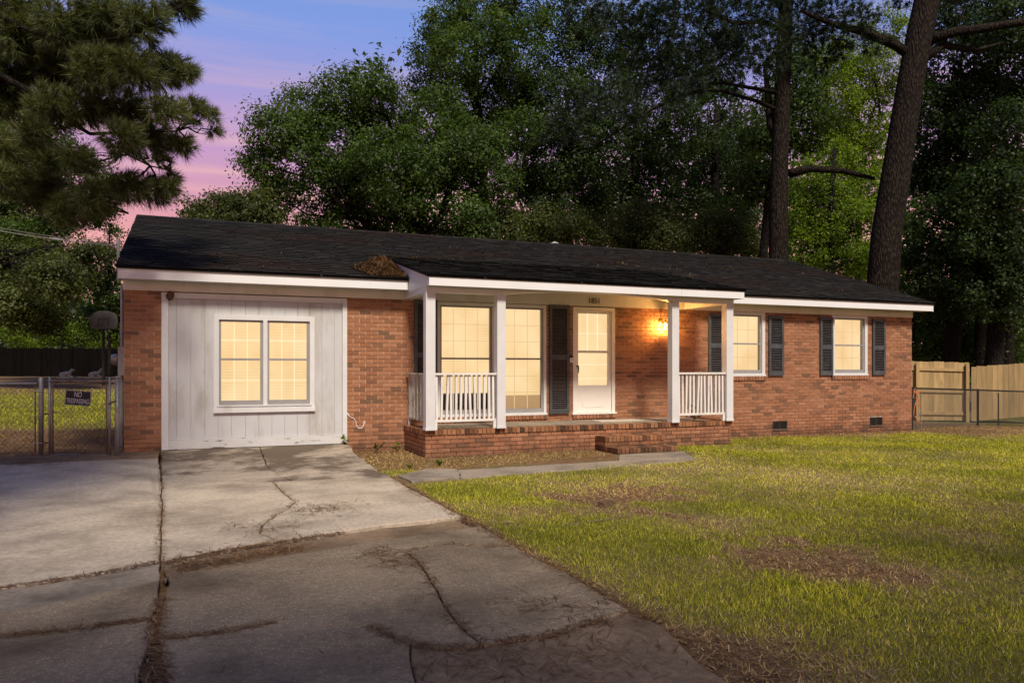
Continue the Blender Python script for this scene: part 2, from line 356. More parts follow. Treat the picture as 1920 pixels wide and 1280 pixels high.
PATCH = [(PG(1175, 925, -.1)[:2], .9, 1.05), (PG(1135, 945, -.1)[:2], .6, .7), (PG(1530, 1050, -.1)[:2], .66, 1.15), (PG(1640, 1085, -.1)[:2], .5, .6), (PG(1420, 1040, -.1)[:2], .45, .6), (PG(1800, 1000, -.1)[:2], .6, .4), (PG(1330, 980, -.1)[:2], .5, .4), (PG(1850, 950, -.1)[:2], .7, .35), (PG(1450, 930, -.1)[:2], .6, .35), (PG(1340, 1230, -.1)[:2], .4, .9), (PG(1000, 960, -.1)[:2], .5, .45)]
def cover(x, y):
    """1 = turf, 0 = bare"""
    c = np.ones_like(x)
    for (p, r, wgt) in PATCH:
        d = np.hypot(x-p[0], y-p[1])/r; c -= wgt*np.clip(1.2-d+.55*vnoise(x, y, 7, 2)+.3*vnoise(x, y, 19, 4), 0, 1)
    c -= sstep(-.75, -.25, y+.25*vnoise(x, y, 4, 3))*(x > 2.5)*(x < 17)*(y < 3)*.9       # strip along the foundation
    c -= .9*sstep(-2.9, -2.5, y+.2*vnoise(x, y, 5, 2))*(x > 3.2)*(x < 7.4)*(y < 0)                             # bed before the porch
    c -= .9*sstep(3.42, 3.24, x+.08*vnoise(x, y, 6, 4))*(y > -9.4)*(y < -3.2)*(x > 3.0)     # trodden driveway edge
    c -= .85*np.clip(1.2-np.hypot(x-3.25, (y+9.9))/.75+.3*vnoise(x, y, 6, 1), 0, 1)
    c -= (x < .6)*sstep(-2.5, -.5, y)*sstep(6.2, 4.6, y+.25*x)*.95
    c -= (x < 2)*sstep(15, 19, y)*.8
    c = np.where((x < DX-.02) & (y < -.1) & (x > -7), 0.0, c)
    c -= (x > 16.2)*sstep(-2.3, -1.2, y+.3*vnoise(x, y, 3, 0))*sstep(24, 21, x+.6*y)*.95
    c = np.where(y > 9, np.minimum(c, .35+.65*(x < 1)), c)
    return np.clip(c, 0, 1)
def dryness(x, y): return np.clip(.24+.44*np.exp(-((x-8.2)/3.2)**2-((y+4.2)/2.4)**2)+.45*vnoise(x, y, 1.6, 2)+.3*vnoise(x, y, 5, 5)+.85*(1-cover(x, y)), 0, 1)
def build_ground():
    def axis(lo, hi, step, far):
        a = list(np.arange(lo, hi+1e-6, step)); g = step; x = hi
        while x < far: g *= 1.35; x += g; a.append(x)
        g = step; x = lo; b = []
        while x > -far: g *= 1.35; x -= g; b.append(x)
        return np.array(b[::-1]+a)
    xs = axis(-5, 22, .12, 900); ys = axis(-12, 2.5, .12, 900)
    X, Y = np.meshgrid(xs, ys); Z = gz(X, Y); nx, ny = len(xs), len(ys)
    me = bpy.data.meshes.new('ground'); V = np.stack([X, Y, Z], -1).reshape(-1, 3)
    me.vertices.add(len(V)); me.vertices.foreach_set('co', V.astype(np.float32).ravel())
    i = (np.arange(ny-1)[:, None]*nx+np.arange(nx-1)[None]).ravel(); F = np.stack([i, i+1, i+nx+1, i+nx], -1)
    me.loops.add(F.size); me.loops.foreach_set('vertex_index', F.ravel().astype(np.int32)); me.polygons.add(len(F))
    me.polygons.foreach_set('loop_start', np.arange(0, F.size, 4, dtype=np.int32)); me.polygons.foreach_set('loop_total', np.full(len(F), 4, dtype=np.int32))
    me.update(calc_edges=True); me.polygons.foreach_set('use_smooth', np.ones(len(F), bool))
    ca = me.color_attributes.new('cover', 'FLOAT_COLOR', 'POINT'); a = np.zeros((len(V), 4), np.float32); a[:, 0] = cover(X, Y).ravel(); a[:, 1] = dryness(X, Y).ravel(); a[:, 3] = 1
    ca.data.foreach_set('color', a.ravel())
    o = link('ground', me, 'soil_and_turf', (0, 0, 0)); tag(o, 'front yard soil and thin turf sloping around the house', kind='structure')
build_ground()

# ------------------------------------------------------------------ driveway and walk slabs
def dz(y): return -.08 + .125*max(0., min(1., (y+2.6)/2.6))
def drive_pt(px, py):
    z = -.08
    for _ in range(6): p = PG(px, py, z); z = dz(p[1])
    return np.array([p[0], p[1], z])
def jag(a, b, amp, key):
    rr = random.Random(key); n = max(1, int(np.linalg.norm(b-a)/.16)); d = b-a; pr = np.array([-d[1], d[0], 0])/(np.linalg.norm(d)+1e-9); o = []
    for k in range(1, n): o.append(a+d*k/n+pr*rr.gauss(0, amp))
    return o
def slab(parent, name, poly, mat, gap=.008, thick=.12, amp=.012, zf=None, dzz=0):
    pts = []
    for k in range(len(poly)):
        a, b = poly[k], poly[(k+1) % len(poly)]; A, B = np.array(a), np.array(b)
        ka, kb = (tuple(np.round(a, 2)), tuple(np.round(b, 2)))
        j = jag(A, B, amp, str(sorted([ka, kb]))) if ka < kb else jag(B, A, amp, str(sorted([ka, kb])))[::-1]
        pts.append(A); pts += j
    P = np.array(pts); c2 = P[:, :2]; area = np.sum(c2[:, 0]*np.roll(c2[:, 1], -1)-np.roll(c2[:, 0], -1)*c2[:, 1])
    if area < 0: P = P[::-1]
    d = unit(np.roll(P, -1, 0)[:, :2]-np.roll(P, 1, 0)[:, :2]); nin = np.stack([-d[:, 1], d[:, 0]], -1)
    P = P.copy(); P[:, :2] += nin*gap
    for i in range(len(P)): P[i, 2] = (zf(P[i, 1]) if zf else dz(P[i, 1]))+dzz
    n = len(P); rim = P.copy(); rim[:, 2] -= .006; P2 = P.copy(); P2[:, :2] += nin*.008
    m = MB(); bot = P.copy(); bot[:, 2] -= thick
    m.v = [tuple(v) for v in P2]+[tuple(v) for v in rim]+[tuple(v) for v in bot]
    m.f = [tuple(range(n))]
    for k in range(n):
        q = (k+1) % n; m.f.append((n+k, n+q, q, k)); m.f.append((2*n+k, 2*n+q, n+q, n+k))
    return m.build(name, mat, parent, fix=False)
D = drive_pt
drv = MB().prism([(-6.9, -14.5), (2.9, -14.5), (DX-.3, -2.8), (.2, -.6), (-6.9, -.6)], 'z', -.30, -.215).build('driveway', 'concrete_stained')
tag(drv, 'cracked concrete driveway leading to the white garage infill', kind='structure')
def PX(*q): return [D(*p) for p in q]
crkA = PX((487, 838), (499, 871), (547, 901)); crkB = PX((512, 903), (532, 924), (555, 940), (491, 984), (487, 999), (520, 1013))
J1u = PX((303, 905), (303, 960), (302, 1005), (301, 1051)); U = PX((0, 1102), (130, 1083), (240, 1065), (301, 1051), (345, 1043), (450, 1024), (520, 1013), (540, 1010), (640, 995), (720, 983))
e1 = np.array([DX, D(868, 968)[1], -.08]); e2 = np.array([DX, D(900, 985)[1], -.08])
Ll = PX((0, 1145), (150, 1120), (250, 1097), (301, 1086)); Lr = PX((313, 1079), (420, 1063), (520, 1043), (610, 1030), (720, 1010))
C1 = PX((966, 1023), (916, 1024), (837, 1019), (758, 1032), (783, 1050), (801, 1075), (819, 1104), (835, 1136), (859, 1168), (878, 1186), (907, 1208))
C2a = PX((297, 1197), (375, 1190), (450, 1179), (517, 1164), (555, 1169), (694, 1171), (744, 1197), (769, 1206), (823, 1213), (887, 1211), (907, 1208))
C2b = PX((907, 1208), (959, 1199), (1031, 1190), (1099, 1167), (1139, 1158)); tip = np.array([DX-.02, D(1193, 1141)[1], -.08])
J1l = PX((301, 1086), (298, 1120), (285, 1160), (284, 1197)); J1r = PX((313, 1079), (306, 1120), (298, 1160), (297, 1197))
C5 = PX((0, 1192), (112, 1182), (225, 1167), (285, 1160)); C3 = PX((769, 1206), (769, 1233), (780, 1280))
gl, grr = np.array([.50, -.03, 0]), np.array([3.33, -.03, 0]); gm = np.array([D(487, 838)[0], -.03, 0])
LX = -6.5
def W(x, y): return np.array([x, y, 0.])
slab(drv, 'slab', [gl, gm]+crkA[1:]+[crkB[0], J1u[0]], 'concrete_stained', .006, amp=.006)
apr = np.array([DX, -3.35, 0])
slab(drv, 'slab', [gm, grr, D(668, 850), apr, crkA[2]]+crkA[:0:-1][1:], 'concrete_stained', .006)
slab(drv, 'slab', [J1u[0]]+crkB+U[5:2:-1]+J1u[::-1][1:-1], 'concrete_pale', .006, amp=.006)
slab(drv, 'slab', [crkB[0], crkA[2], apr, e1]+U[:5:-1]+crkB[:0:-1][1:], 'concrete_pale', .006, amp=.006)
slab(drv, 'slab', [W(LX, -.75), W(.50, -.75), J1u[0]]+J1u[1:]+U[2::-1]+[W(LX, U[0][1]-.9)], 'concrete_pale', .007, amp=.006)
slab(drv, 'slab', [W(LX, -.75), W(.50, -.75), W(.5, -.05), W(-1.6, -.05), W(LX, -.45)][::-1], 'concrete_brown', .006)
slab(drv, 'slab', U[:4]+Ll[::-1]+[W(LX, Ll[0][1]-.9), W(LX, U[0][1]-.9)], 'concrete_walk', .008, dzz=-.008)
slab(drv, 'slab', [U[3]]+U[4:]+[e1, e2]+Lr[::-1]+[J1r[0], Ll[3]], 'concrete_brown', .03, dzz=-.022, amp=.03)
slab(drv, 'slab', Lr+[e2]+C1[:1]+C1[1:]+C2a[:-1][::-1]+J1r[::-1][1:-1], 'concrete_aggregate', .006)
slab(drv, 'slab', [C1[0], np.array([DX, C1[0][1]-1.0, -.08]), tip]+C2b[::-1]+C1[:0:-1][1:], 'concrete_aggregate', .006)
slab(drv, 'slab', C2a[:8]+C3[1:]+[W(1.7, -14.3), W(J1r[3][0]+.1, -14.3), J1r[3]+W(.06, -.8)], 'concrete_aggregate', .004)
slab(drv, 'slab', Ll+J1l[1:3]+C5[::-1][1:]+[W(LX, C5[0][1]-.9), W(LX, Ll[0][1]-.9)], 'concrete_aggregate', .007)
slab(drv, 'slab', C5+[J1l[3], J1l[3]+W(-.03, -.8), W(J1l[3][0]-.1, -14.3), W(LX, -14.3), W(LX, C5[0][1]-.9)], 'concrete_aggregate', .007)
slab(drv, 'slab', C2a[7:]+C2b[1:]+[tip, W(DX+.02, tip[1]-.25), W(DX-.12, tip[1]-.8), W(DX-.2, -14.3), W(1.7, -14.3)]+C3[:0:-1], 'concrete_brown', .004, dzz=-.012)
walk = MB().prism([(3.3, -3.7), (8.0, -3.3), (8.0, -2.3), (3.3, -2.6)], 'z', -.26, -.17).build('front_walk', 'concrete_walk')
tag(walk, 'narrow concrete front walk from driveway to brick steps', kind='structure')
fz = lambda y: -.082
wt = [PG(*q, -.082) for q in ((745, 893), (800, 880), (858, 881), (905, 878), (1050, 869), (1160, 862))]; wb = [PG(*q, -.082) for q in ((772, 905), (818, 900), (864, 896), (958, 889), (1098, 878.5), (1250, 866))]
wt[0][0] = max(wt[0][0], DX+.03)
wt.append(np.array([7.28, -2.05, 0])); wt[-2][1] = min(wt[-2][1], -2.1)
slab(walk, 'slab', [wt[0], wt[1], wt[2], wb[2], wb[1], wb[0]], 'concrete_walk', .008, zf=fz, dzz=.018)
slab(walk, 'slab', [wt[2], wt[3], wt[4], wb[4], wb[3], wb[2]], 'concrete_walk', .008, zf=fz)
slab(walk, 'slab', [wt[4], wt[5], np.array([7.25, -2.12, 0]), np.array([8.5, -2.12, 0]), PG(1310, 862, -.09), wb[5], wb[4]], 'concrete_walk', .008, zf=lambda y: -.088)

# ------------------------------------------------------------------ the house
HX, HD = 16.31, 8.5                          # length and depth of the walls
WT = 2.46                                    # top of brickwork
house = empty('brick_house', (8.15, 0, -.12), 'long single-storey red brick house with white garage infill, railed porch and dark shingle roof', 'house')
BRK, CRS = .207, .0677
def rowlock(parent, pname, x0, x1, y0, y1, z0, z1, mat='brick', pitch=.0735, axis='x', joint=.009, rr=rnd):
    n = max(1, round(((x1-x0) if axis == 'x' else (y1-y0))/pitch)); a0, a1 = (x0, x1) if axis == 'x' else (y0, y1); p = (a1-a0)/n
    for k in range(n):
        s0, s1 = a0+k*p+joint/2, a0+(k+1)*p-joint/2; j = rr.uniform(-.003, .003)
        if axis == 'x': piece(pname, mat, s0, s1, y0+j, y1, z0+joint/2, z1+j*.5, parent)
        else: piece(pname, mat, x0+j, x1, s0, s1, z0+joint/2, z1+j*.5, parent)
def brickwork(x0, x1, zb, zt, holes, off=0.0, joint=.0095):
    """list of (x0,x1,z0,z1) stretcher bricks in running bond, cut round the holes"""
    o = []; nrow = int(math.ceil((zt-zb)/CRS))
    for r in range(nrow):
        b1 = zt-r*CRS; b0 = max(zb, b1-CRS)
        if b1-b0 < .02: continue
        zc = (b0+b1)/2; cuts = sorted([(h[0], h[1]) for h in holes if h[2]-.01 < zc < h[3]+.01]); seg = []; a = x0
        for c0, c1 in cuts:
            if c0 > a: seg.append((a, min(c0, x1)))
            a = max(a, c1)
        if a < x1: seg.append((a, x1))
        sh = off+(BRK/2 if r % 2 else 0)
        for s0, s1 in seg:
            k = math.floor((s0-x0-sh)/BRK); x = x0+sh+k*BRK
            while x < s1:
                p0, p1 = max(x, s0), min(x+BRK, s1)
                if p1-p0 > .03: o.append((p0+joint/2, p1-joint/2, b0+joint/2, b1-joint/2))
                x += BRK
    return o
# openings in the front wall: (x0, x1, z0, z1)
GAR = (.512, 3.311, -.2, WT+.1); WIN12 = (4.873, 6.962, .437, WT+.1); DOOR = (7.513, 8.413, .43, WT+.1)
WIN3 = (10.985, 12.031, 1.126, 2.43); WIN4 = (13.875, 14.92, 1.132, 2.43); VENT1 = (12.243, 12.63, -.02, .18); VENT2 = (15.0, 15.385, -.02, .185)
SILLS = [(10.97, 12.05, 1.045, 1.126), (13.86, 14.935, 1.051, 1.132), (4.86, 6.975, .36, .437), (7.50, 8.425, .345, .43)]
holes = [GAR, WIN12, DOOR, WIN3, WIN4, VENT1, VENT2]+SILLS
# mortar backing in vertical strips between the openings
def backing():
    m = MB(); xs = sorted({0.0, HX} | {h[0] for h in holes} | {h[1] for h in holes})
    for a, b in zip(xs[:-1], xs[1:]):
        c = (a+b)/2; hs = sorted((h[2], h[3]) for h in holes if h[0] < c < h[1] and h not in SILLS); z = -.3
        for z0, z1 in hs:
            if z0 > z: m.box(a, b, .009, .11, z, z0)
            z = max(z, z1)
        if z < WT: m.box(a, b, .009, .11, z, WT)
    m.box(.009, .11, .11, HD-.009, -.3, WT); m.box(HX-.11, HX-.009, .11, HD-.009, -.3, WT); m.box(.11, HX-.11, HD-.11, HD-.009, -.3, WT)
    return m.build('wall', 'mortar', house, fix=False)
wall = backing(); wall['label'] = 'red brick wall with pale mortar joints'
front = brickwork(0, HX, -.28, WT, holes, .103)
front.sort(key=lambda b: depth((b[0]+b[1])/2, 0)-.9*(b[1]-b[0])/BRK)
vis = [b for b in front if not (4.3 < b[0] < 10.1 and b[3] < .32) and b[3] > -.1]
single = vis[:300]; ss = set(single)
for b in single:
    j = rnd.uniform(-.0025, .0025); piece('brick', 'brick', b[0], b[1], j, .05, b[2], b[3], wall)
rest = MB()
for b in front:
    if b not in ss: j = rnd.uniform(-.0025, .0025); rest.box(b[0], b[1], j, .05, b[2], b[3])
for (p0, p1, z0, z1) in brickwork(.11, HD, -.28, WT, [], 0): rest.box(0, .05, p0, p1, z0, z1); rest.box(HX-.05, HX, p0, p1, z0, z1)
for (p0, p1, z0, z1) in brickwork(.11, HX-.11, -.28, WT, [], 0): rest.box(p0, p1, HD-.05, HD, z0, z1)
rest.build('brickwork', 'brick', wall, 'stuff', fix=False)
# window sills of brick set on edge
for k, (a, b, z0, z1) in enumerate(SILLS):
    rowlock(wall, 'sill_brick', a, b, -.035 if k < 2 else -.03, .06, z0, z1)

# garage infill of white boards
g = MB().box(.512, 1.28, .056, .10, .045, WT+.02).box(2.755, 3.311, .056, .10, .045, WT+.02).box(1.28, 2.755, .056, .10, .045, .65).box(1.28, 2.755, .056, .10, 2.08, WT+.02).build('garage_infill', 'siding_paint', house); g['label'] = 'white board infill panel closing the old garage opening'
for a, b in ((.512, .61), (3.235, 3.311)): MB().box(a, b, -.022, .05, .05, 2.44).build('trim', 'white_paint', g)
MB().box(.612, 3.233, -.018, .05, 2.375, 2.44).build('trim', 'white_paint', g); MB().box(.62, 3.225, -.028, -.0185, 2.36, 2.385).build('trim', 'white_paint', g)
bb = MB().box(.612, 3.233, -.016, .05, .05, .195).build('base_board', 'peeling_paint', g); bb['label'] = 'peeling white base board'
GW = (1.252, 2.783, .595, 2.129)
gx = [.612]+[PY(x, 700)[0] for x in (331, 357.5, 384, 409, 434, 460.5, 485.5, 510, 534, 558, 581, 604, 627)]+[3.233]
for a, b in zip(gx[:-1], gx[1:]):
    a2, b2 = a+.0016, b-.0016; m = MB()
    if b2 < GW[0] or a2 > GW[1]: m.box(a2, b2, .012, .054, .197, 2.373)
    else:
        # cut round the window
        l0 = min(max(GW[0], a2), b2); l1 = max(min(GW[1], b2), a2)
        if l0 > a2: m.box(a2, l0, .012, .054, .197, 2.373)
        if l1 < b2: m.box(l1, b2, .012, .054, .197, 2.373)
        m2 = MB().box(l0, l1, .012, .054, .197, GW[2]+.012); m3 = MB().box(l0, l1, .012, .054, GW[3]-.012, 2.373)
        m2.build('plank', 'siding_paint', g, fix=False); m3.build('plank', 'siding_paint', g, fix=False)
    if m.v: m.build('plank', 'siding_paint', g, fix=False)

# windows
def pane(a, b, y, z0, z1, root):
    m = MB(); m.quad((a, y, z0), (b, y, z0), (b, y, z1), (a, y, z1)); m.build('pane', 'pane_glass', root, fix=False)
def sash(root, x0, x1, z0, z1, zmeet, cols, rows, munt, y=.02, blind_to=None, mz=None, shadow=None):
    """one double-hung unit inside its opening: frame, meeting rail, blind, muntins, panes"""
    fw = .032; m = MB()
    m.box(x0, x0+fw, y, y+.05, z0, z1); m.box(x1-fw*1.25, x1, y, y+.05, z0, z1); m.box(x0+fw, x1-fw*1.25, y, y+.05, z1-.03, z1); m.box(x0+fw, x1-fw*1.25, y, y+.05, z0, z0+.075)
    m.build('sash_frame', 'sash_grey', root, fix=False)
    MB().box(x0+fw, x1-fw*1.25, y-.006, y+.044, zmeet-.016, zmeet+.016).build('meeting_rail', 'sash_grey', root)
    a, b = x0+fw, x1-fw*1.25; zb = z0+.075
    bz = zb if blind_to is None else blind_to
    MB().box(a-.01, b+.01, y+.075, y+.085, bz, z1-.02).build('blind', 'lit_blind', root)
    if blind_to is not None: MB().box(a-.01, b+.01, y+.16, y+.17, zb-.02, blind_to+.05).build('dark_room', 'dark_interior', root)
    if shadow: MB().box(a-.008, b+.008, y+.066, y+.073, zb, shadow).build('painted_blind_shade', 'lit_blind_shadowed', root)  # sheet that paints shade over the lower part of the blind
    for (s0, s1) in ((zmeet+.016, z1-.03), (zb, zmeet-.016)):
        pane(a, b, y+.024, s0, s1, root)
        for k in range(1, cols):
            x = a+(b-a)*k/cols; MB().box(x-.007, x+.007, y+.034, y+.042, s0, s1).build('muntin', munt, root)
        for k in range(1, rows):
            zz = s0+(s1-s0)*k/rows; MB().box(a, b, y+.043, y+.050, zz-.007, zz+.007).build('muntin', munt, root)
def casing(name, x0, x1, z0, z1, tw, mullions=(), top=None, sill=None, mat='white_paint'):
    root = MB(); y0 = -.012
    root.box(x0, x0+tw, y0, .09, z0, z1); root.box(x1-tw, x1, y0, .09, z0, z1); root.box(x0+tw, x1-tw, y0, .09, z1-(top or tw), z1); root.box(x0+tw, x1-tw, y0, .09, z0, z0+(sill or tw))
    for a, b in mullions: root.box(a, b, y0-.003, .09, z0+(sill or tw), z1-(top or tw))
    return root.build(name, mat, house, fix=False)
w1 = casing('window', GW[0], GW[1], .605, GW[3], .074, [(1.985, 2.048)], .078, .10); w1['label'] = 'double window in the white garage infill'
MB().box(1.245, 2.79, -.035, .0, .595, .665).build('sill', 'white_paint', w1); MB().box(1.30, 2.735, -.030, -.0125, .69, .712).build('sill', 'white_paint', w1)
sash(w1, 1.327, 1.984, .706, 2.050, 1.43, 3, 2, 'glowing_muntin'); sash(w1, 2.049, 2.708, .706, 2.050, 1.43, 3, 2, 'glowing_muntin')
w2 = casing('window', 4.873, 6.962, .437, 2.45, .052, [(5.90, 6.06)], .055, .045, 'white_paint'); w2['label'] = 'tall pair of porch windows with yellow light behind'
MB().box(4.86, 6.975, -.03, -.0125, .437, .478).build('sill', 'white_paint', w2)
sash(w2, 4.926, 5.899, .483, 2.394, 1.462, 4, 3, 'dim_glowing_muntin', blind_to=.86); sash(w2, 6.061, 6.909, .483, 2.394, 1.462, 3, 3, 'dim_glowing_muntin', shadow=.80)
w3 = casing('window', 10.985, 12.031, 1.126, 2.45, .075, (), .05, .055); w3['label'] = 'bedroom window beside the porch corner post'
MB().box(10.98, 12.04, -.03, -.0125, 1.128, 1.165).build('sill', 'white_paint', w3)
sash(w3, 11.062, 11.954, 1.183, 2.398, 1.80, 3, 2, 'dim_glowing_muntin')
w4 = casing('window', 13.875, 14.92, 1.132, 2.45, .075, (), .05, .055); w4['label'] = 'bedroom window near the far end of the wall'
MB().box(13.87, 14.93, -.03, -.0125, 1.134, 1.17).build('sill', 'white_paint', w4)
sash(w4, 13.952, 14.843, 1.189, 2.398, 1.80, 3, 2, 'dim_glowing_muntin')

# shutters, each with its louvres
def shutter(x0, x1, z0, z1, mid, label):
    st = .052; m = MB(); y0, y1 = -.045, -.004; ends = .085
    m.box(x0, x0+st, y0, y1, z0, z1); m.box(x1-st, x1, y0, y1, z0, z1)
    for a, b in ((z0, z0+ends*1.15), (z1-ends*.8, z1), (mid-.045, mid+.045)): m.box(x0+st, x1-st, y0+.003, y1, a, b)
    m.box(x0+st, x1-st, y1-.006, y1, z0+ends*1.15, z1-ends*.8) if False else None
    s = m.build('shutter', 'shutter_paint', house, fix=False); s['label'] = label
    pit = .034
    if 'louvre' not in UB:
        b = MB().obox((0, 0, 0), (1, 0, 0), (0, .034, -.022), (0, .0045, .007)); me = bpy.data.meshes.new('louvre'); me.from_pydata(b.v, [], b.f); me.materials.append(MATS['shutter_paint']); UB['louvre'] = me
    for a, b in ((z0+ends*1.15, mid-.045), (mid+.045, z1-ends*.8)):
        n = int((b-a)/pit)
        for k in range(n): link('louvre', UB['louvre'], None, ((x0+x1)/2, y0+.022, a+(k+.5)*(b-a)/n), s, scale=(x1-x0-2*st, 1, 1))
shutter(4.455, 4.862, .45, 2.47, 1.52, 'charcoal shutter left of the tall porch windows')
shutter(7.017, 7.424, .45, 2.465, 1.50, 'charcoal shutter between the tall windows and the storm door')
shutter(10.58, 10.975, 1.135, 2.405, 1.76, 'charcoal shutter behind the porch corner post')
shutter(12.115, 12.508, 1.137, 2.405, 1.76, 'charcoal shutter with a chipped top')
shutter(13.517, 13.88, 1.14, 2.408, 1.76, 'charcoal shutter overlapping the end window')
shutter(15.057, 15.441, 1.142, 2.405, 1.76, 'charcoal shutter nearest the end corner')

# door
d = MB(); d.box(7.513, 7.575, -.015, .09, .43, 2.44).box(8.345, 8.413, -.015, .09, .43, 2.44).box(7.575, 8.345, -.015, .09, 2.375, 2.44)
door = d.build('storm_door', 'storm_door', house, fix=False); door['label'] = 'cream storm door with two lit panes'
d = MB(); x0, x1, z0, z1 = 7.58, 8.34, .455, 2.37
gl0, gl1 = .97, 2.325; d.box(x0, x0+.052, .01, .04, z0, z1).box(x1-.062, x1, .01, .04, z0, z1).box(x0+.052, x1-.062, .01, .04, gl1, z1).box(x0+.052, x1-.062, .01, .04, z0, gl0).box(x0+.052, x1-.062, .008, .042, 1.58, 1.625)
d.build('door_leaf', 'storm_door', door, fix=False)
pan = [(7.72, .60), (7.76, .555), (8.15, .555), (8.19, .60), (8.19, .77), (8.13, .83), (7.78, .83), (7.72, .77)]
MB().prism(pan, 'y', .004, .0098).build('raised_panel', 'storm_door', door)
MB().box(x0+.05, x1-.06, .06, .07, gl0, gl1).build('blind', 'lit_blind', door)
for a, b in ((gl0, 1.58), (1.625, gl1)):
    pane(x0+.052, x1-.062, .024, a, b, door)
for k in (1, 2): x = x0+.052+(x1-x0-.114)*k/3; MB().box(x-.012, x+.012, .045, .052, 1.63, gl1).build('muntin', 'glowing_muntin', door)
for zz in (1.95, 1.36, 1.10): MB().box(x0+.052, x1-.062, .0525, .0575, zz-.006, zz+.006).build('muntin', 'glowing_muntin', door)
MB().tube([(7.607, .01, 1.33), (7.607, -.035, 1.335), (7.615, -.04, 1.29), (7.612, -.04, 1.20)], [.014, .016, .011, .007], 8).build('handle', 'black_plastic', door, smooth=True)
MB().box(7.49, 8.44, -.04, .05, .425, .452).build('threshold', 'storm_door', door)

# crawl-space vents
for (a, b, z0, z1), lb in ((VENT1, 'crawl-space vent nearest the porch'), (VENT2, 'crawl-space vent near the end corner')):
    m = MB().box(a, a+.018, .0, .05, z0+.03, z1).box(b-.018, b, .0, .05, z0+.03, z1).box(a, b, .0, .05, z1-.012, z1).box(a, b, .06, .07, z0, z1)
    v = m.build('foundation_vent', 'vent_metal', house, fix=False); v['label'] = lb
    for k in range(9): zz = z0+.04+k*(z1-z0-.05)/9; MB().box(a+.018, b-.018, .012, .03, zz, zz+.006).build('vent_bar', 'vent_metal', v)
    MB().box((a+b)/2-.01, (a+b)/2+.01, .006, .011, z0+.03, z1-.012).build('vent_bar', 'vent_metal', v)
    MB().box(a-.01, b+.01, -.012, .05, z0, z0+.028).build('vent_sill', 'mortar', v)

# eaves
EY, EZ0, EZ1 = -.30, 2.598, 2.762; PX0, PX1 = 4.275, 10.24
SL = (4.345-2.78)/(4.25+.34)
def eave(a, b, nm='fascia'):
    o = MB().box(a, b, EY-.022, EY, EZ0, EZ1).build(nm, 'fascia_white', house)
    MB().box(a, b, EY, -.0, EZ0+.004, EZ0+.018).build('soffit', 'soffit_paint', house)
eave(-.035, PX0-.005); eave(PX1-.04, 16.60)
MB().box(-.01, PX0+.1, -.016, .05, WT, EZ0+.003).build('frieze', 'soffit_paint', house); MB().box(PX0+.102, PX1-.1, -.016, .05, WT, 2.685).build('frieze', 'soffit_paint', house); MB().box(PX1-.098, HX+.012, -.016, .05, WT, EZ0+.003).build('frieze', 'soffit_paint', house)
MB().box(-.035, 16.60, HD+.3, HD+.322, EZ0, EZ1).build('fascia', 'fascia_white', house); MB().box(-.035, 16.60, HD, HD+.3, EZ0+.004, EZ0+.018).build('soffit', 'soffit_paint', house)
# gable ends
ridge_y, ridge_z = 4.25, 4.345
for x0, x1 in ((.0, .06), (HX-.06, HX)): MB().prism([(0, WT+.002), (HD, WT+.002), (HD, 2.86), (ridge_y, ridge_z-.05), (0, 2.86)], 'x', x0, x1).build('gable', 'siding_paint', house)
# roof decks
def roofz(y): return 2.782+(y+.34)*SL if y <= ridge_y else ridge_z-(y-ridge_y)*SL
RX0, RX1 = -.075, 16.63
deck = MB().prism([(-.345, roofz(-.345)-.006), (ridge_y, ridge_z-.006), (8.845, roofz(8.845)-.006), (8.845, roofz(8.845)-.04), (ridge_y, ridge_z-.05), (-.345, roofz(-.345)-.04)], 'x', RX0, RX1).build('roof', 'roof_edge', house)
deck['label'] = 'dark asphalt shingle roof'
for x0, x1 in ((-.055, -.03), (16.585, 16.61)):
    MB().prism([(-.32, roofz(-.32)-.20), (ridge_y, ridge_z-.20), (ridge_y, ridge_z-.052), (-.32, roofz(-.32)-.042)], 'x', x0, x1).build('rake_board', 'fascia_white', house)
    MB().prism([(8.82, roofz(8.82)-.20), (ridge_y+.001, ridge_z-.20), (ridge_y+.001, ridge_z-.052), (8.82, roofz(8.82)-.042)], 'x', x0, x1).build('rake_board', 'fascia_white', house)
PYF, PZF, PYB = -1.535, 2.722, 1.44; PZB = roofz(PYB)+.004; PSL = (PZB-PZF)/(PYB-PYF)
pdeck = MB().prism([(PYF, PZF-.006), (PYB, PZB-.006), (PYB, PZB-.03), (PYF, PZF-.035)], 'x', PX0-.035, PX1+.03).build('porch_roof', 'roof_edge', house)
EXPO, TAB = .142, .305
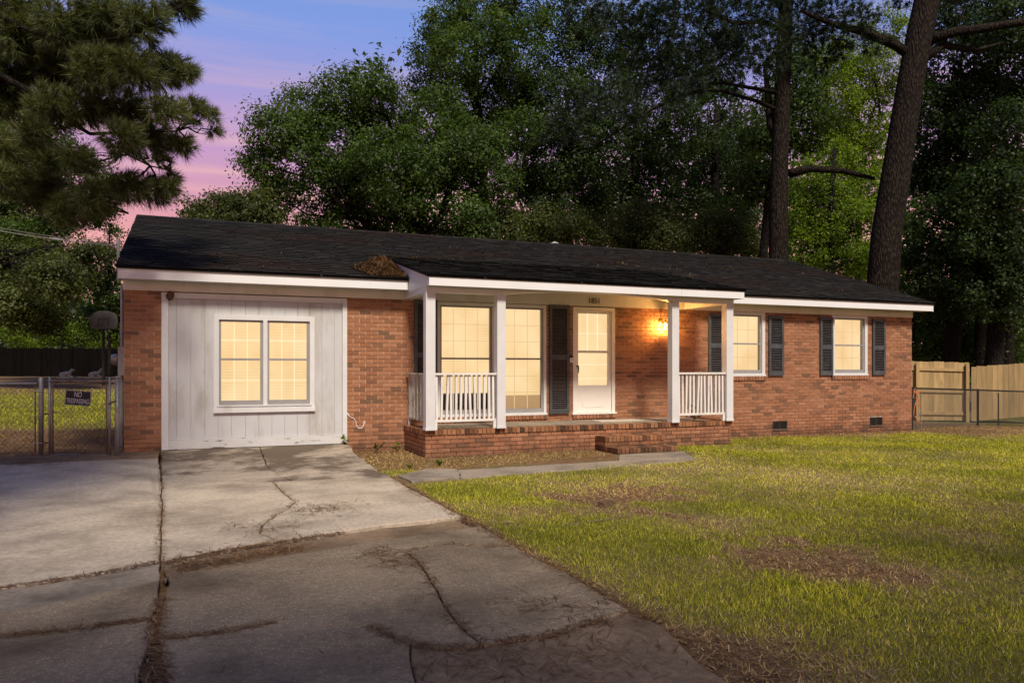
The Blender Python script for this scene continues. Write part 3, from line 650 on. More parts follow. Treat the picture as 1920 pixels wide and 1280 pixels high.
def shingles(parent, x0, x1, ya, za, yb, zb, lead, skip=None):
    ln = math.hypot(yb-ya, zb-za); uy, uz = (yb-ya)/ln, (zb-za)/ln; n = int(ln/EXPO); ny, nz = -uz, uy
    me = None; o = []
    for r in range(n+1):
        s0 = r*EXPO-.006; s1 = min(s0+EXPO+.05, ln); x = x0-rnd.uniform(0, TAB)
        while x < x1:
            a, b = max(x, x0)+.0025, min(x+TAB, x1)-.0025; x += TAB*rnd.choice((.55, .7, .85, 1, 1, 1.1))
            b = min(b, x-.0025)
            if b-a < .03: continue
            if skip and skip((a+b)/2, ya+uy*(s0+s1)/2): continue
            o.append((a, b, s0, s1, .016+rnd.uniform(-.004, .004)))
    def verts(a, b, s0, s1, t):
        P = []
        for s, h in ((s0, .002), (s1, .001), (s1, .004), (s0, t)):
            P.append((ya+uy*s+ny*h, za+uz*s+nz*h))
        return P
    o.sort(key=lambda q: depth((q[0]+q[1])/2, ya+uy*q[2]))
    UBk = None
    for i, q in enumerate(o):
        P = verts(*q)
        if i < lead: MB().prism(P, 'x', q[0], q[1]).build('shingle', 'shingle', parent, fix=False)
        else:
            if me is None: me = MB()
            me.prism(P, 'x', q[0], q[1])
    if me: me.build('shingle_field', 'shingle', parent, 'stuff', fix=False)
def under_porch(x, y): return PX0+.05 < x < PX1-.05 and y < PYB-.2
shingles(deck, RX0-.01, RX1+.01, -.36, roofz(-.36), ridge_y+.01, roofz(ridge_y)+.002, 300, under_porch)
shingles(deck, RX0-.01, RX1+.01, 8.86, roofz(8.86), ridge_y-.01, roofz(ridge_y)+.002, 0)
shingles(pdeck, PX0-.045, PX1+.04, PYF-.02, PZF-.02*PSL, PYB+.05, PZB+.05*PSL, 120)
for k in range(int((RX1-RX0)/.2)):                      # ridge caps
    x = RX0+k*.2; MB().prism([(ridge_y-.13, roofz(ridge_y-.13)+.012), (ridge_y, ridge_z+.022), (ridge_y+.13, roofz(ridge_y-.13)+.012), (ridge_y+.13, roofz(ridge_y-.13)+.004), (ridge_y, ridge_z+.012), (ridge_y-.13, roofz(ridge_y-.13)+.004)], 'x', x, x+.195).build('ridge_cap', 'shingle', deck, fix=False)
vp = PY(1040, 458, 4.6); MB().tube([(vp[0], 4.6, 4.15), (vp[0], 4.6, 4.42)], .045, 10).build('vent_pipe', 'vent_pipe', house, smooth=False)
MB().tube([(vp[0], 4.6, 4.425), (vp[0], 4.6, 4.44), (vp[0], 4.6, 4.475)], [.11, .11, .03], 12).build('vent_cap', 'vent_pipe', house)
# porch roof trim
MB().box(PX0, 8.87, -1.522, -1.50, 2.558, 2.706).build('porch_fascia', 'fascia_white', house); MB().box(8.873, PX1, -1.522, -1.50, 2.558, 2.706).build('porch_fascia', 'fascia_white', house)
prf = lambda y: PZF+(y-PYF)*PSL-.037
for x0, x1 in ((PX0, PX0+.025), (PX1-.025, PX1)):
    MB().prism([(-1.499, 2.558), (-1.499, prf(-1.499)), (1.30, prf(1.30)), (1.1, roofz(1.1)-.03), (-.33, roofz(-.33)-.01), (-.33, 2.558)], 'x', x0, x1).build('porch_side_board', 'white_paint', house)
MB().box(PX0+.026, PX1-.026, -1.499, -.017, 2.686, 2.70).build('porch_ceiling', 'soffit_paint', house)
BZ = 2.472
MB().box(PX0+.03, 10.145, -1.499, -1.345, 2.562, 2.576).build('porch_soffit', 'soffit_paint', house)
def beam(a, b, arch):
    m = []; n = 16 if arch else 1; up = .098
    for k in range(n+1):
        q = k/n; x = a+(b-a)*q; h = BZ+(up*(1-abs(2*q-1)**2.2) if arch else 0); m.append((x, h))
    MB().prism(m+[(b, 2.684), (a, 2.684)], 'y', -1.342, -1.20).build('porch_beam', 'white_paint', house)
beam(4.285, 5.535, False); beam(5.537, 8.87, True); beam(8.872, 10.145, False)
for x0, x1 in ((4.285, 4.425), (10.005, 10.145)): MB().box(x0, x1, -1.198, -.018, BZ, 2.684).build('porch_beam', 'white_paint', house)
# porch base: brick platform with a soldier edge, concrete floor
pb = MB().box(4.30, 10.13, -1.255, -.01, -.25, .24).build('porch_base', 'mortar', house); pb['label'] = 'brick porch platform with a concrete floor'
for (a, b, z0, z1) in brickwork(4.285, 10.145, -.2, .238, [(7.36, 8.43, -.3, .02)], .1):
    j = rnd.uniform(-.004, .004); piece('brick', 'brick', a, b, -1.27+j, -1.2, z0, z1, pb)
for (a, b, z0, z1) in brickwork(-1.262, 0, -.2, .238, [], 0):
    piece('brick', 'brick', 4.285, 4.34, max(a, -1.195), b, z0, z1, pb) if b > -1.19 else None
    piece('brick', 'brick', 10.09, 10.145, max(a, -1.195), b, z0, z1, pb) if b > -1.19 else None
rowlock(pb, 'edge_brick', 4.27, 10.155, -1.29, -1.075, .242, .325, 'step_brick')
rowlock(pb, 'edge_brick', 4.27, 4.485, -1.07, -.005, .242, .325, 'step_brick', axis='y'); rowlock(pb, 'edge_brick', 9.94, 10.155, -1.07, -.005, .242, .325, 'step_brick', axis='y')
MB().box(4.488, 9.937, -1.073, -.003, .2, .322).build('porch_floor', 'concrete_walk', pb)
# steps
for (y0, y1, zt, zb, lb) in ((-1.615, -1.275, .145, -.02, 'upper brick step'), (-2.02, -1.275, -.012, -.17, 'lower brick step')):
    s = MB().box(7.30, 8.44, y0+.02, y1, zb-.05, zt-.01).build('porch_step', 'mortar', house); s['label'] = lb
    yb = y1 if zt > 0 else -1.618
    rowlock(s, 'edge_brick', 7.285, 8.455, y0, y0+.205, zt-.088, zt, 'step_brick')
    for (a, b, q0, q1) in brickwork(7.285, 8.455, zb, zt-.09, [], .05): piece('brick', 'step_brick', a, b, y0+.012, y0+.07, q0, q1, s)
    rowlock(s, 'edge_brick', 7.285, 7.49, y0+.21, y1, zt-.088, zt, 'step_brick', axis='y'); rowlock(s, 'edge_brick', 8.25, 8.455, y0+.21, y1, zt-.088, zt, 'step_brick', axis='y')
    if yb-(y0+.41) < .3: rowlock(s, 'edge_brick', 7.495, 8.245, y0+.21, yb, zt-.088, zt-.002, 'step_brick')
    for (a, b, q0, q1) in brickwork(y0+.075, y1, zb, zt-.09, [], .05):
        piece('brick', 'step_brick', 7.285, 7.34, a, b, q0, q1, s); piece('brick', 'step_brick', 8.40, 8.455, a, b, q0, q1, s)
# posts
for x0, x1, lb in ((4.275, 4.428, 'porch corner post beside the mossy side railing'), (5.462, 5.607, 'porch post between the tall windows'), (8.80, 8.945, 'porch post beside the wall lantern'), (9.985, 10.135, 'porch corner post by the bedroom window')):
    p = MB().box(x0, x1, -1.345, -1.20, .327, BZ-.001).build('porch_post', 'white_paint', house); p['label'] = lb
    MB().box(x0-.008, x1+.008, -1.353, -1.192, .326, .36).build('post_base', 'white_paint', p); 
# railings
def railing(a, b, y, axis, label, n, mat='rail_paint', rnd_=True, ztop=1.215, zbot=.445):
    """a..b along x (axis x at y) or along y (axis y at x=y)"""
    B = lambda p0, p1, h, z0, z1: MB().box(p0, p1, y-h, y+h, z0, z1) if axis == 'x' else MB().box(y-h, y+h, p0, p1, z0, z1)
    r = B(a, b, .045, ztop-.03, ztop).build('porch_railing', mat, house); r['label'] = label
    B(a, b, .022, zbot, zbot+.035).build('bottom_rail', mat, r)
    B(a, a+.045, .02, .327, zbot-.001).build('rail_foot', mat, r); B(b-.045, b, .02, .327, zbot-.001).build('rail_foot', mat, r)
    for k in range(n):
        c = a+(b-a)*(k+.5)/n+rnd.uniform(-.006, .006); t = rnd.gauss(0, .012); z0, z1 = zbot+.035, ztop-.03
        h = .0175
        if axis == 'x': P = [((c+s*h+(t if q else 0)), y+u*h, z1 if q else z0) for q in (0, 1) for s, u in ((-1, -1), (1, -1), (1, 1), (-1, 1))]
        else: P = [(y+u*h, (c+s*h+(t if q else 0)), z1 if q else z0) for q in (0, 1) for s, u in ((-1, -1), (1, -1), (1, 1), (-1, 1))]
        m = MB(); m.v = P; m.f = [(3, 2, 1, 0), (4, 5, 6, 7), (0, 1, 5, 4), (1, 2, 6, 5), (2, 3, 7, 6), (3, 0, 4, 7)]
        m.build('baluster', mat, r)
railing(4.43, 5.46, -1.272, 'x', 'white porch railing in front of the tall windows', 13)
railing(8.947, 9.983, -1.272, 'x', 'white porch railing under the bedroom end of the porch', 13)
railing(-1.19, -.06, 4.352, 'y', 'mossy side railing at the garage end of the porch', 13, 'mossy_paint')
railing(-1.19, -.06, 10.06, 'y', 'side railing at the bedroom end of the porch', 13)

def text_mesh(s, size, xs=1.0, ext=.002, bold=0.0):
    c = bpy.data.curves.new('t', 'FONT'); c.body = s; c.size = size; c.extrude = ext; c.align_x = 'CENTER'; c.align_y = 'CENTER'; c.offset = bold; c.resolution_u = 3
    o = bpy.data.objects.new('t', c); COL.objects.link(o); bpy.context.view_layer.update(); me = bpy.data.meshes.new_from_object(o.evaluated_get(bpy.context.evaluated_depsgraph_get()))
    bpy.data.objects.remove(o); me.transform(Matrix.Diagonal((xs, 1, 1, 1))); me.materials.clear(); return me
nx0 = 7.855
for k, ch in enumerate('1851'):
    me = text_mesh(ch, .15, .9, .004, .0008); me.transform(Matrix.Rotation(math.radians(90), 4, 'X')); me.name = 'number'
    link('house_number', me, 'number_brown', (nx0+k*.068, -.021, 2.56), house)
# lantern
lx = 9.456
lan = empty('wall_lantern', (lx, -.02, 2.08), 'lit amber wall lantern on the brick beside the storm door', 'lantern')
MB().tube([(lx, .0, 2.21), (lx, -.012, 2.21), (lx, -.02, 2.21)], [.055, .055, .03], 12).build('back_plate', 'brass', lan)
MB().tube([(lx, -.02, 2.21), (lx, -.07, 2.25), (lx, -.16, 2.245), (lx, -.16, 2.215)], .007, 6).build('arm', 'brass', lan)
MB().tube([(lx, -.16, 2.225), (lx, -.16, 2.20), (lx, -.16, 2.185)], [.012, .05, .062], 6).build('cap', 'brass', lan)
m = MB()
for k in range(6):
    a = k*math.pi/3; m.tube([(lx+.058*math.cos(a), -.16+.058*math.sin(a), 2.185), (lx+.04*math.cos(a), -.16+.04*math.sin(a), 2.03)], .0035, 4)
m.tube([(lx, -.16, 2.03), (lx, -.16, 2.02)], [.042, .03], 6); m.build('cage', 'brass', lan)
MB().tube([(lx, -.16, 2.184), (lx, -.16, 2.032)], [.055, .037], 6, cap=False).build('glass', 'amber_glass', lan)
MB().tube([(lx, -.16, 2.178), (lx, -.16, 2.155), (lx, -.16, 2.128), (lx, -.16, 2.105), (lx, -.16, 2.095)], [.01, .022, .03, .02, .004], 10).build('bulb', 'bulb', lan, smooth=True)
pl = bpy.data.lights.new('lantern_light', 'POINT'); po = bpy.data.objects.new('lantern_light', pl); COL.objects.link(po); po.location = (lx, -.16, 2.066); pl.energy = 62; pl.color = (1, .66, .30); pl.shadow_soft_size = .022
# small fittings
db = empty('doorbell', (7.47, -.01, 1.42), 'small white and black video doorbell between shutter and storm door', 'doorbell')
MB().box(7.44, 7.50, -.028, -.002, 1.40, 1.485).build('button_case', 'white_plastic', db); MB().box(7.437, 7.503, -.03, -.002, 1.486, 1.535).build('camera_cover', 'black_plastic', db); MB().box(7.46, 7.48, -.0305, -.0282, 1.435, 1.455).build('button', 'meter_grey', db)
dm = MB().box(7.72, 8.62, -.72, -.30, .3235, .332).build('doormat', 'mat_beige'); tag(dm, 'pale flat doormat on the porch floor before the door', 'doormat')
nest = MB().tube([(.62, -.03, 2.44), (.635, -.045, 2.42), (.63, -.05, 2.385), (.625, -.04, 2.34), (.62, -.03, 2.32)], [.035, .055, .06, .04, .012], 9).build('wasp_nest', 'mud', smooth=True); tag(nest, 'brown mud nest stuck at the top corner of the garage infill', 'nest')
pts = [PY(x, y, -.012) for x, y in ((651, 774), (656, 781), (664, 785), (667, 790), (668, 798), (673, 803), (678, 803), (682, 797), (683, 789))]
cb = MB().tube(pts, .007, 6).build('cable_end', 'white_plastic', smooth=True); tag(cb, 'loose white cable end curling down the brick beside the garage infill', 'cable')
hb = MB().tube([(10.33, 0, .30), (10.33, -.05, .30), (10.33, -.08, .29), (10.33, -.09, .25)], [.02, .02, .022, .014], 8).tube([(10.29, -.07, .335), (10.37, -.07, .335)], .012, 6).build('hose_tap', 'black_plastic', smooth=True); tag(hb, 'dark outdoor hose tap on the brick beside the porch corner', 'tap')
mt = empty('electric_meter', (-.08, .35, 1.15), 'grey round electric meter on the side wall above the gate', 'meter')
MB().box(-.10, -.0, .24, .46, 1.18, 1.62).build('meter_box', 'meter_grey', mt); MB().tube([(-.10, .35, 1.42), (-.16, .35, 1.42), (-.20, .35, 1.42)], [.09, .088, .07], 16).build('meter_dial', 'galvanised', mt, smooth=True); MB().tube([(-.05, .35, .1), (-.05, .35, 1.18)], .025, 8).build('conduit', 'meter_grey', mt); MB().tube([(-.05, .35, 1.62), (-.05, .35, 2.55)], .025, 8).build('conduit', 'meter_grey', mt)
# ------------------------------------------------------------------ trees and plants
def leaves(c, n_out, size, rr, flat=.45):
    """c (n,3) leaf centres -> folded rhombus leaves (n,4,3)"""
    n = len(c); nr = unit(rr.normal(size=(n, 3))*.55+np.array([0, 0, flat])+n_out*.9); a = unit(np.cross(nr, rr.normal(size=(n, 3)))); b = np.cross(nr, a)
    L_ = size*rr.uniform(.65, 1.3, (n, 1)); Wd = L_*rr.uniform(.5, .7, (n, 1))
    dr = nr*L_*.14
    return np.stack([c-a*L_*.5, c+b*Wd*.5+dr-a*L_*.05, c+a*L_*.5, c-b*Wd*.5+dr-a*L_*.05], 1)
def blob_clusters(blobs, n, rr, shell=.5, sq=(1, 1, .85)):
    ctr = np.array([b[0] for b in blobs]); r = np.array([b[1] for b in blobs]); p = r**2/np.sum(r**2)
    k = rr.choice(len(blobs), n, p=p); d = unit(rr.normal(size=(n, 3))); q = shell+(1.08-shell)*rr.random((n, 1))**.7
    return ctr[k]+d*q*r[k][:, None]*np.array(sq), d, k
def curve(a, b, sag, n, rr, wob=.04):
    a, b = np.array(a, float), np.array(b, float); ln = np.linalg.norm(b-a); t = np.linspace(0, 1, n)[:, None]
    p = a+(b-a)*t+np.array([0, 0, 1])*sag*ln*(4*t*(1-t)); p[1:-1] += rr.normal(size=(n-2, 3))*wob*ln/ n*2; return p
def px_blobs(lst, Z, rr, dscale=1.0):
    o = []
    for (x, y, r, *zz) in lst:
        zo = zz[0] if zz else rr.uniform(-1.2, 1.2)*dscale
        z = Z+zo; o.append((PZ(x, y, z), r*z/FPX))
    return o
def tree(name, label, base, trunk, limbs, blobs, nleaf, mat, size, seed, barkm='bark_dark', per=64, sig=.22, group=None, twigs=110, shell=.5, cat='tree', trunkn=10, limb_from=None):
    """trunk: list of (point, radius); limbs: lists of (point, radius); blobs: (centre, radius)"""
    rr = np.random.default_rng(seed); root = empty(name, base, label, cat, group)
    if trunk: MB().tube([p for p, _ in trunk], [r for _, r in trunk], trunkn).build('trunk', barkm, root, smooth=True)
    for lm in limbs: MB().tube([p for p, _ in lm], [r for _, r in lm], 7).build('limb', barkm, root, smooth=True)
    cl, d, k = blob_clusters(blobs, max(8, nleaf//per), rr, shell)
    m = MB(); src = limb_from if limb_from is not None else (trunk[-1][0] if trunk else base)
    src = np.array(src)
    for i, (c, r) in enumerate(blobs):
        t0 = src
        if trunk and len(trunk) > 2:
            tp = np.array([p for p, _ in trunk]); dd = np.linalg.norm(tp-(c-np.array([0, 0, r*.6])), axis=1); dd[0] += 99; t0 = tp[np.argmin(dd)]
        br = curve(t0, c, .06, 6, rr, .25); w0 = min(.10, .03+.012*np.linalg.norm(c-t0)); m.tube(br, list(np.linspace(w0, .02, 6)), 5, cap=False)
        sub = cl[k == i]; 
        for q in sub[:max(3, int(twigs*r*r/sum(b[1]**2 for b in blobs)))]: m.tube(curve(br[rr.integers(2, 6)], q, .04, 4, rr, .2), [.02, .014, .009, .005], 3, cap=False)
    if m.v: m.build('branches', barkm, root, 'stuff', fix=False)
    w_ = rr.random(len(cl))+.35; n_ = np.maximum(2, (w_/w_.sum()*nleaf)).astype(int); idx = np.repeat(np.arange(len(cl)), n_)
    sg = sig*rr.uniform(.6, 1.3, (len(cl), 1)); c = cl[idx]+rr.normal(size=(len(idx), 3))*sg[idx]*np.array([1, 1, .75])
    npmesh('crown', leaves(c, unit(d[idx]*.6+(c-cl[idx])/sg[idx]*.6), size, rr), None, mat, root, org=base)
    return root
def needles(tc, td, per, ln, wd, rr, spread=.55):
    """tufts at tc pointing along td -> thin triangles"""
    n = len(tc)*per; i = np.repeat(np.arange(len(tc)), per); d = unit(td[i]+rr.normal(size=(n, 3))*spread)
    d[:, 2] -= .12; base = tc[i]+td[i]*rr.uniform(-.12, .06, (n, 1))*ln*1.2; s = unit(np.cross(d, rr.normal(size=(n, 3))))*wd*.5; L_ = ln*rr.uniform(.6, 1.15, (n, 1))
    return np.stack([base-s, base+s, base+d*L_], 1)
def pine(name, label, base, trunk, limbs, blobs, ntuft, per, ln, wd, mat, seed, barkm='bark_dark', twigs=250, shell=.25, group=None, out=None):
    rr = np.random.default_rng(seed); root = empty(name, base, label, 'tree', group)
    if trunk: MB().tube([p for p, _ in trunk], [r for _, r in trunk], 14).build('trunk', barkm, root, smooth=True)
    for lm in limbs: MB().tube([p for p, _ in lm], [r for _, r in lm], 7).build('limb', barkm, root, smooth=True)
    cl, d, k = blob_clusters(blobs, ntuft, rr, shell, (1, 1, .8)); m = MB()
    src = np.array([p for lm in limbs for p, _ in lm] or [p for p, _ in trunk[1:]])
    for i, (c, r) in enumerate(blobs):
        sel = np.where(k == i)[0]
        if not len(sel): continue
        o = src[np.argmin(np.linalg.norm(src-c, axis=1))]; br = curve(o, c, -.04, 5, rr, .2); m.tube(br, list(np.linspace(.016, .007, 5)), 5, cap=False)
        for q in sel[:max(4, int(twigs*len(sel)/ntuft))]:
            a = br[rr.integers(1, 5)]; m.tube(curve(a, cl[q], -.05, 4, rr, .15), [.008, .006, .005, .004], 3, cap=False); dd = cl[q]-a; d[q] = dd/(np.linalg.norm(dd)+1e-6)
    m.build('branches', barkm, root, 'stuff', fix=False)
    dirn = unit(d+(np.array(out) if out is not None else 0)+np.array([0, 0, .25]))
    npmesh('crown', needles(cl, dirn, per, ln, wd, rr), None, mat, root, org=base)
    return root
def gb(px, Z):
    p = PZ(px, 691, Z); return np.array([p[0], p[1], float(gz(p[0], p[1]))])
def trk(px0, Z, pts, dz_=0):
    """trunk through pixels (x, y, width_px) at depth Z, rooted in the ground under the lowest"""
    b = gb(px0, Z); o = [(b-np.array([0, 0, .2]), pts[0][2]*Z/FPX*.62), (b+np.array([0, 0, .5]), pts[0][2]*Z/FPX*.54)]
    for x, y, wd in pts: o.append((PZ(x, y, Z), wd*Z/FPX*.5))
    return b, o
def pl_(pts, Z0, Z1=None):
    Z1 = Z0 if Z1 is None else Z1; n = len(pts); return [(PZ(x, y, Z0+(Z1-Z0)*i/(n-1)), wd*Z0/FPX*.5) for i, (x, y, wd) in enumerate(pts)]
r0 = np.random.default_rng(3)
# broad tree behind the roof, forked trunk
b, t = trk(770, 28, [(775, 470, 22), (790, 440, 18)])
tree('broadleaf_tree', 'wide leafy tree with a forked trunk rising behind the middle of the roof', b, t,
     [pl_([(790, 440, 16), (825, 410, 14), (845, 350, 12), (850, 290, 9), (870, 240, 6)], 28, 27.5), pl_([(785, 445, 16), (760, 400, 12), (730, 350, 9), (700, 300, 6)], 28, 29), pl_([(820, 412, 8), (790, 370, 7), (780, 320, 5)], 28, 28.6)],
     px_blobs([(530, 250, 62), (495, 310, 45), (520, 365, 38), (585, 215, 60), (560, 310, 70), (650, 190, 62), (640, 280, 80), (700, 160, 45), (720, 230, 75), (740, 320, 85), (810, 300, 80), (820, 220, 60), (880, 280, 65), (920, 340, 50), (660, 350, 55), (600, 395, 45), (585, 430, 35), (660, 415, 42), (720, 400, 38), (880, 400, 40), (790, 375, 30), (840, 440, 34), (760, 445, 30), (905, 440, 34), (700, 445, 30)], 28, r0, 1.3),
     95000, 'leaf_mid', .115, 21, sig=.22, limb_from=PZ(800, 400, 28))
b, t = trk(905, 32, [(910, 440, 18), (905, 300, 15), (895, 180, 11), (890, 90, 8)])
tree('tall_slender_tree', 'tall open-crowned tree standing highest beside the gap of sky', b, t, [pl_([(900, 230, 8), (870, 150, 6), (840, 90, 4)], 32), pl_([(897, 190, 7), (940, 120, 5), (960, 60, 4)], 32)],
     px_blobs([(815, 105, 42), (835, 45, 48), (800, 165, 40), (860, 110, 55), (880, 30, 50), (850, 190, 50), (925, 60, 45), (905, 140, 45), (960, 30, 45), (975, 110, 45), (940, 190, 50), (1000, 60, 40), (990, 170, 45), (930, 250, 50), (985, 250, 50), (870, -20, 50), (950, -30, 50)], 32, r0, 1.6),
     60000, 'leaf_mid', .115, 22, sig=.23, twigs=160)
b, t = trk(430, 25, [(430, 470, 14), (430, 420, 10)])
tree('garden_shrub_tree', 'low bright bushy tree peeking over the garage end of the roof', b, t, [], px_blobs([(370, 410, 32), (415, 395, 36), (465, 395, 40), (505, 405, 30), (440, 375, 22), (355, 385, 18), (490, 370, 18), (400, 430, 40), (470, 430, 40)], 25, r0, .6), 17000, 'leaf_olive', .11, 23, sig=.17, twigs=60)
# the dark wood behind the roof: separate trees
wood = [('dark leafy tree with a thin straight trunk left of the wood', 1060, 34, [(1045, 200, 75), (1075, 110, 70), (1040, 300, 70), (1080, 380, 70), (1020, 410, 60), (1060, 30, 60), (1110, 270, 65), (990, 340, 50)], 1010),
        ('dark leafy tree in the middle of the wood behind the porch roof', 1190, 36, [(1170, 190, 80), (1210, 100, 80), (1180, 300, 85), (1240, 360, 80), (1150, 400, 70), (1240, 240, 80), (1160, 60, 60), (1200, 440, 55)], 1195),
        ('dark leafy tree crowding the tall pine trunk', 1340, 35, [(1310, 230, 80), (1350, 330, 80), (1290, 400, 75), (1370, 430, 60), (1390, 260, 70), (1320, 120, 75), (1400, 370, 45)], 1350)]
for i, (lb, x0, Z, bl, tx) in enumerate(wood):
    b, t = trk(tx, Z, [(tx, 470, 16), (x0, 330, 14), (x0+5, 200, 10)])
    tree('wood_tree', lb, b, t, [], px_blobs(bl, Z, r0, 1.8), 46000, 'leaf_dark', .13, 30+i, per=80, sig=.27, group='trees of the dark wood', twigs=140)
for i, (lb, x0, Z, bl) in enumerate([('low grey-green evergreen along the ridge left of the vent pipe', 1010, 30, [(960, 430, 38), (1010, 425, 42), (1065, 430, 40), (930, 400, 30)]), ('low grey-green evergreen along the ridge behind the vent pipe', 1190, 30, [(1120, 435, 42), (1175, 430, 48), (1240, 440, 45), (1210, 405, 35)]), ('low grey-green evergreen beside the tall pine trunk', 1350, 31, [(1300, 445, 42), (1350, 440, 45), (1400, 455, 40), (1340, 410, 30)])]):
    b, t = trk(x0, Z, [(x0, 480, 10), (x0, 440, 8)])
    tree('evergreen_bush', lb, b, t, [], px_blobs(bl, Z, r0, .8), 13000, 'leaf_olive', .10, 40+i, sig=.2, group='evergreens along the ridge', twigs=50)
# two big pines
b, t = trk(1462, 26, [(1460, 487, 37), (1460, 400, 33), (1462, 300, 31), (1466, 200, 29), (1470, 100, 27), (1474, 0, 25), (1480, -120, 21)])
pine('tall_pine', 'tall straight pine trunk with dark needle boughs behind the roof', b, t,
     [pl_([(1470, 60, 12), (1430, 40, 10), (1380, 45, 8), (1320, 20, 5)], 26, 25), pl_([(1466, 210, 9), (1420, 190, 7), (1350, 170, 6), (1280, 175, 4), (1180, 230, 3)], 26, 25.5), pl_([(1462, 260, 18), (1445, 235, 15), (1440, 180, 12), (1435, 130, 8)], 26, 26.6), pl_([(1466, 175, 8), (1350, 155, 6), (1230, 200, 5), (1120, 270, 3)], 26, 25), pl_([(1480, 325, 18), (1520, 316, 14), (1580, 320, 11), (1640, 335, 7)], 26, 26)],
     px_blobs([(1300, 40, 75), (1390, 30, 80), (1230, 70, 60), (1450, 90, 60), (1370, 110, 65), (1290, 130, 60), (1500, 40, 60), (1540, 100, 45), (1200, 140, 50), (1150, 30, 50), (1120, 190, 40), (1060, 230, 35), (1040, 255, 25), (1180, 200, 40), (1100, 10, 40), (1330, -40, 90), (1450, -40, 90), (1220, 20, 55), (1260, 185, 35)], 25.3, r0, .8), 3000, 22, .30, .020, 'needle_dark', 51, 'bark', twigs=350)
b, t = trk(1648, 24.5, [(1655, 533, 57), (1662, 440, 54), (1678, 340, 52), (1692, 250, 49), (1708, 150, 47), (1725, 60, 46), (1738, 0, 45), (1760, -150, 40)])
pine('leaning_pine', 'thick leaning pine trunk with two bare side limbs near the end of the house', b, t,
     [pl_([(1716, 110, 20), (1680, 85, 18), (1620, 60, 15), (1560, 45, 11), (1500, 20, 6)], 24.5, 24.5), pl_([(1740, 75, 21), (1790, 60, 18), (1850, 52, 16), (1930, 40, 13), (2020, 20, 8)], 24.5, 24), pl_([(1733, 110, 20), (1770, 85, 14), (1830, 95, 8), (1880, 80, 5)], 24.5, 25)],
     px_blobs([(1560, 20, 45), (1610, 30, 40), (1520, 50, 35), (1640, 80, 25), (1580, 75, 30), (1690, -30, 50), (1800, -40, 60)], 24.8, r0, .8), 650, 22, .28, .018, 'needle_dark', 52, 'bark', twigs=200)
b, t = trk(1432, 29, [(1432, 470, 16), (1440, 380, 15), (1452, 300, 13), (1462, 220, 10), (1480, 140, 8)])
tree('slanting_tree', 'thin dark trunk slanting behind the tall straight pine', b, t, [], px_blobs([(1490, 170, 55), (1510, 240, 50), (1430, 260, 45), (1420, 340, 45), (1480, 110, 45)], 30, r0, 1), 15000, 'leaf_mid', .14, 53, sig=.3)
# trees between the pines, backlight painted into their bright leaf colour
for i, (lb, x0, Z, bl) in enumerate([('bright green tree with painted-in backlight between the two pine trunks', 1560, 40, [(1550, 400, 75), (1600, 430, 70), (1520, 470, 55), (1570, 480, 60), (1620, 360, 50), (1520, 340, 50), (1500, 410, 45), (1560, 300, 40), (1640, 490, 45)]), ('green tree filling the sky above the gap between the pines', 1610, 47, [(1600, 230, 60), (1640, 150, 60), (1560, 190, 60), (1620, 300, 50), (1540, 130, 50), (1590, 100, 50), (1660, 60, 50), (1560, 260, 40)])]):
    b, t = trk(x0, Z, [(x0, 500, 12), (x0, 380, 11), (x0+5, 280, 8)])
    tree('bright_leaf_tree', lb, b, t, [], px_blobs(bl, Z, r0, 1.6), 40000, 'leaf_bright', .14, 55+i, sig=.27, twigs=120)
# dense dark trees right of the leaning pine
for i, (lb, x0, Z, bl) in enumerate([('dense dark tree right behind the leaning pine', 1800, 31, [(1790, 120, 75), (1760, 220, 65), (1800, 320, 85), (1760, 420, 65), (1790, 520, 80), (1740, 560, 45), (1830, 210, 75), (1750, 320, 50), (1740, 480, 40), (1820, 20, 70)]), ('dense dark tree over the corner of the new fence', 1880, 29, [(1890, 140, 85), (1910, 260, 80), (1870, 380, 85), (1920, 480, 80), (1860, 540, 75), (1900, 40, 75), (1960, 380, 80), (1960, 180, 80), (1840, 450, 50)]), ('low leafy tree above the back board fence', 1750, 34, [(1740, 600, 55), (1790, 620, 50), (1720, 540, 45), (1860, 620, 55), (1910, 610, 50), (1770, 570, 45), (1700, 480, 30), (1720, 660, 40), (1780, 675, 40), (1840, 665, 40), (1900, 665, 45), (1965, 650, 45), (1690, 640, 40)])]):
    b, t = trk(x0, Z, [(x0-20, 700, 30), (x0-10, 600, 28), (x0, 450, 24), (x0+5, 300, 16)] if i < 2 else [(x0, 660, 10), (x0, 610, 9)])
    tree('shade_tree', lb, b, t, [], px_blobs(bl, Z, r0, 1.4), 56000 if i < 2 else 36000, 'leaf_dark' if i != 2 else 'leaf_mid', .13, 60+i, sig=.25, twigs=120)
for i, (x, wd) in enumerate(((1836, 20), (1868, 26), (1890, 18))):
    b, t = trk(x, 32, [(x, 690, wd), (x+2, 620, wd*.95), (x+5, 520, wd*.85)])
    tree('bare_trunk_tree', ['slim dark trunk standing behind the board fence post', 'thick dark trunk standing behind the corner of the board fence', 'narrow dark trunk beside the thick one behind the fence'][i], b, t, [], px_blobs([(x+5, 500, 40), (x+8, 450, 35)], 32, r0, .5), 3500, 'leaf_dark', .15, 70+i, sig=.3, group='trunks behind the board fence', twigs=20)
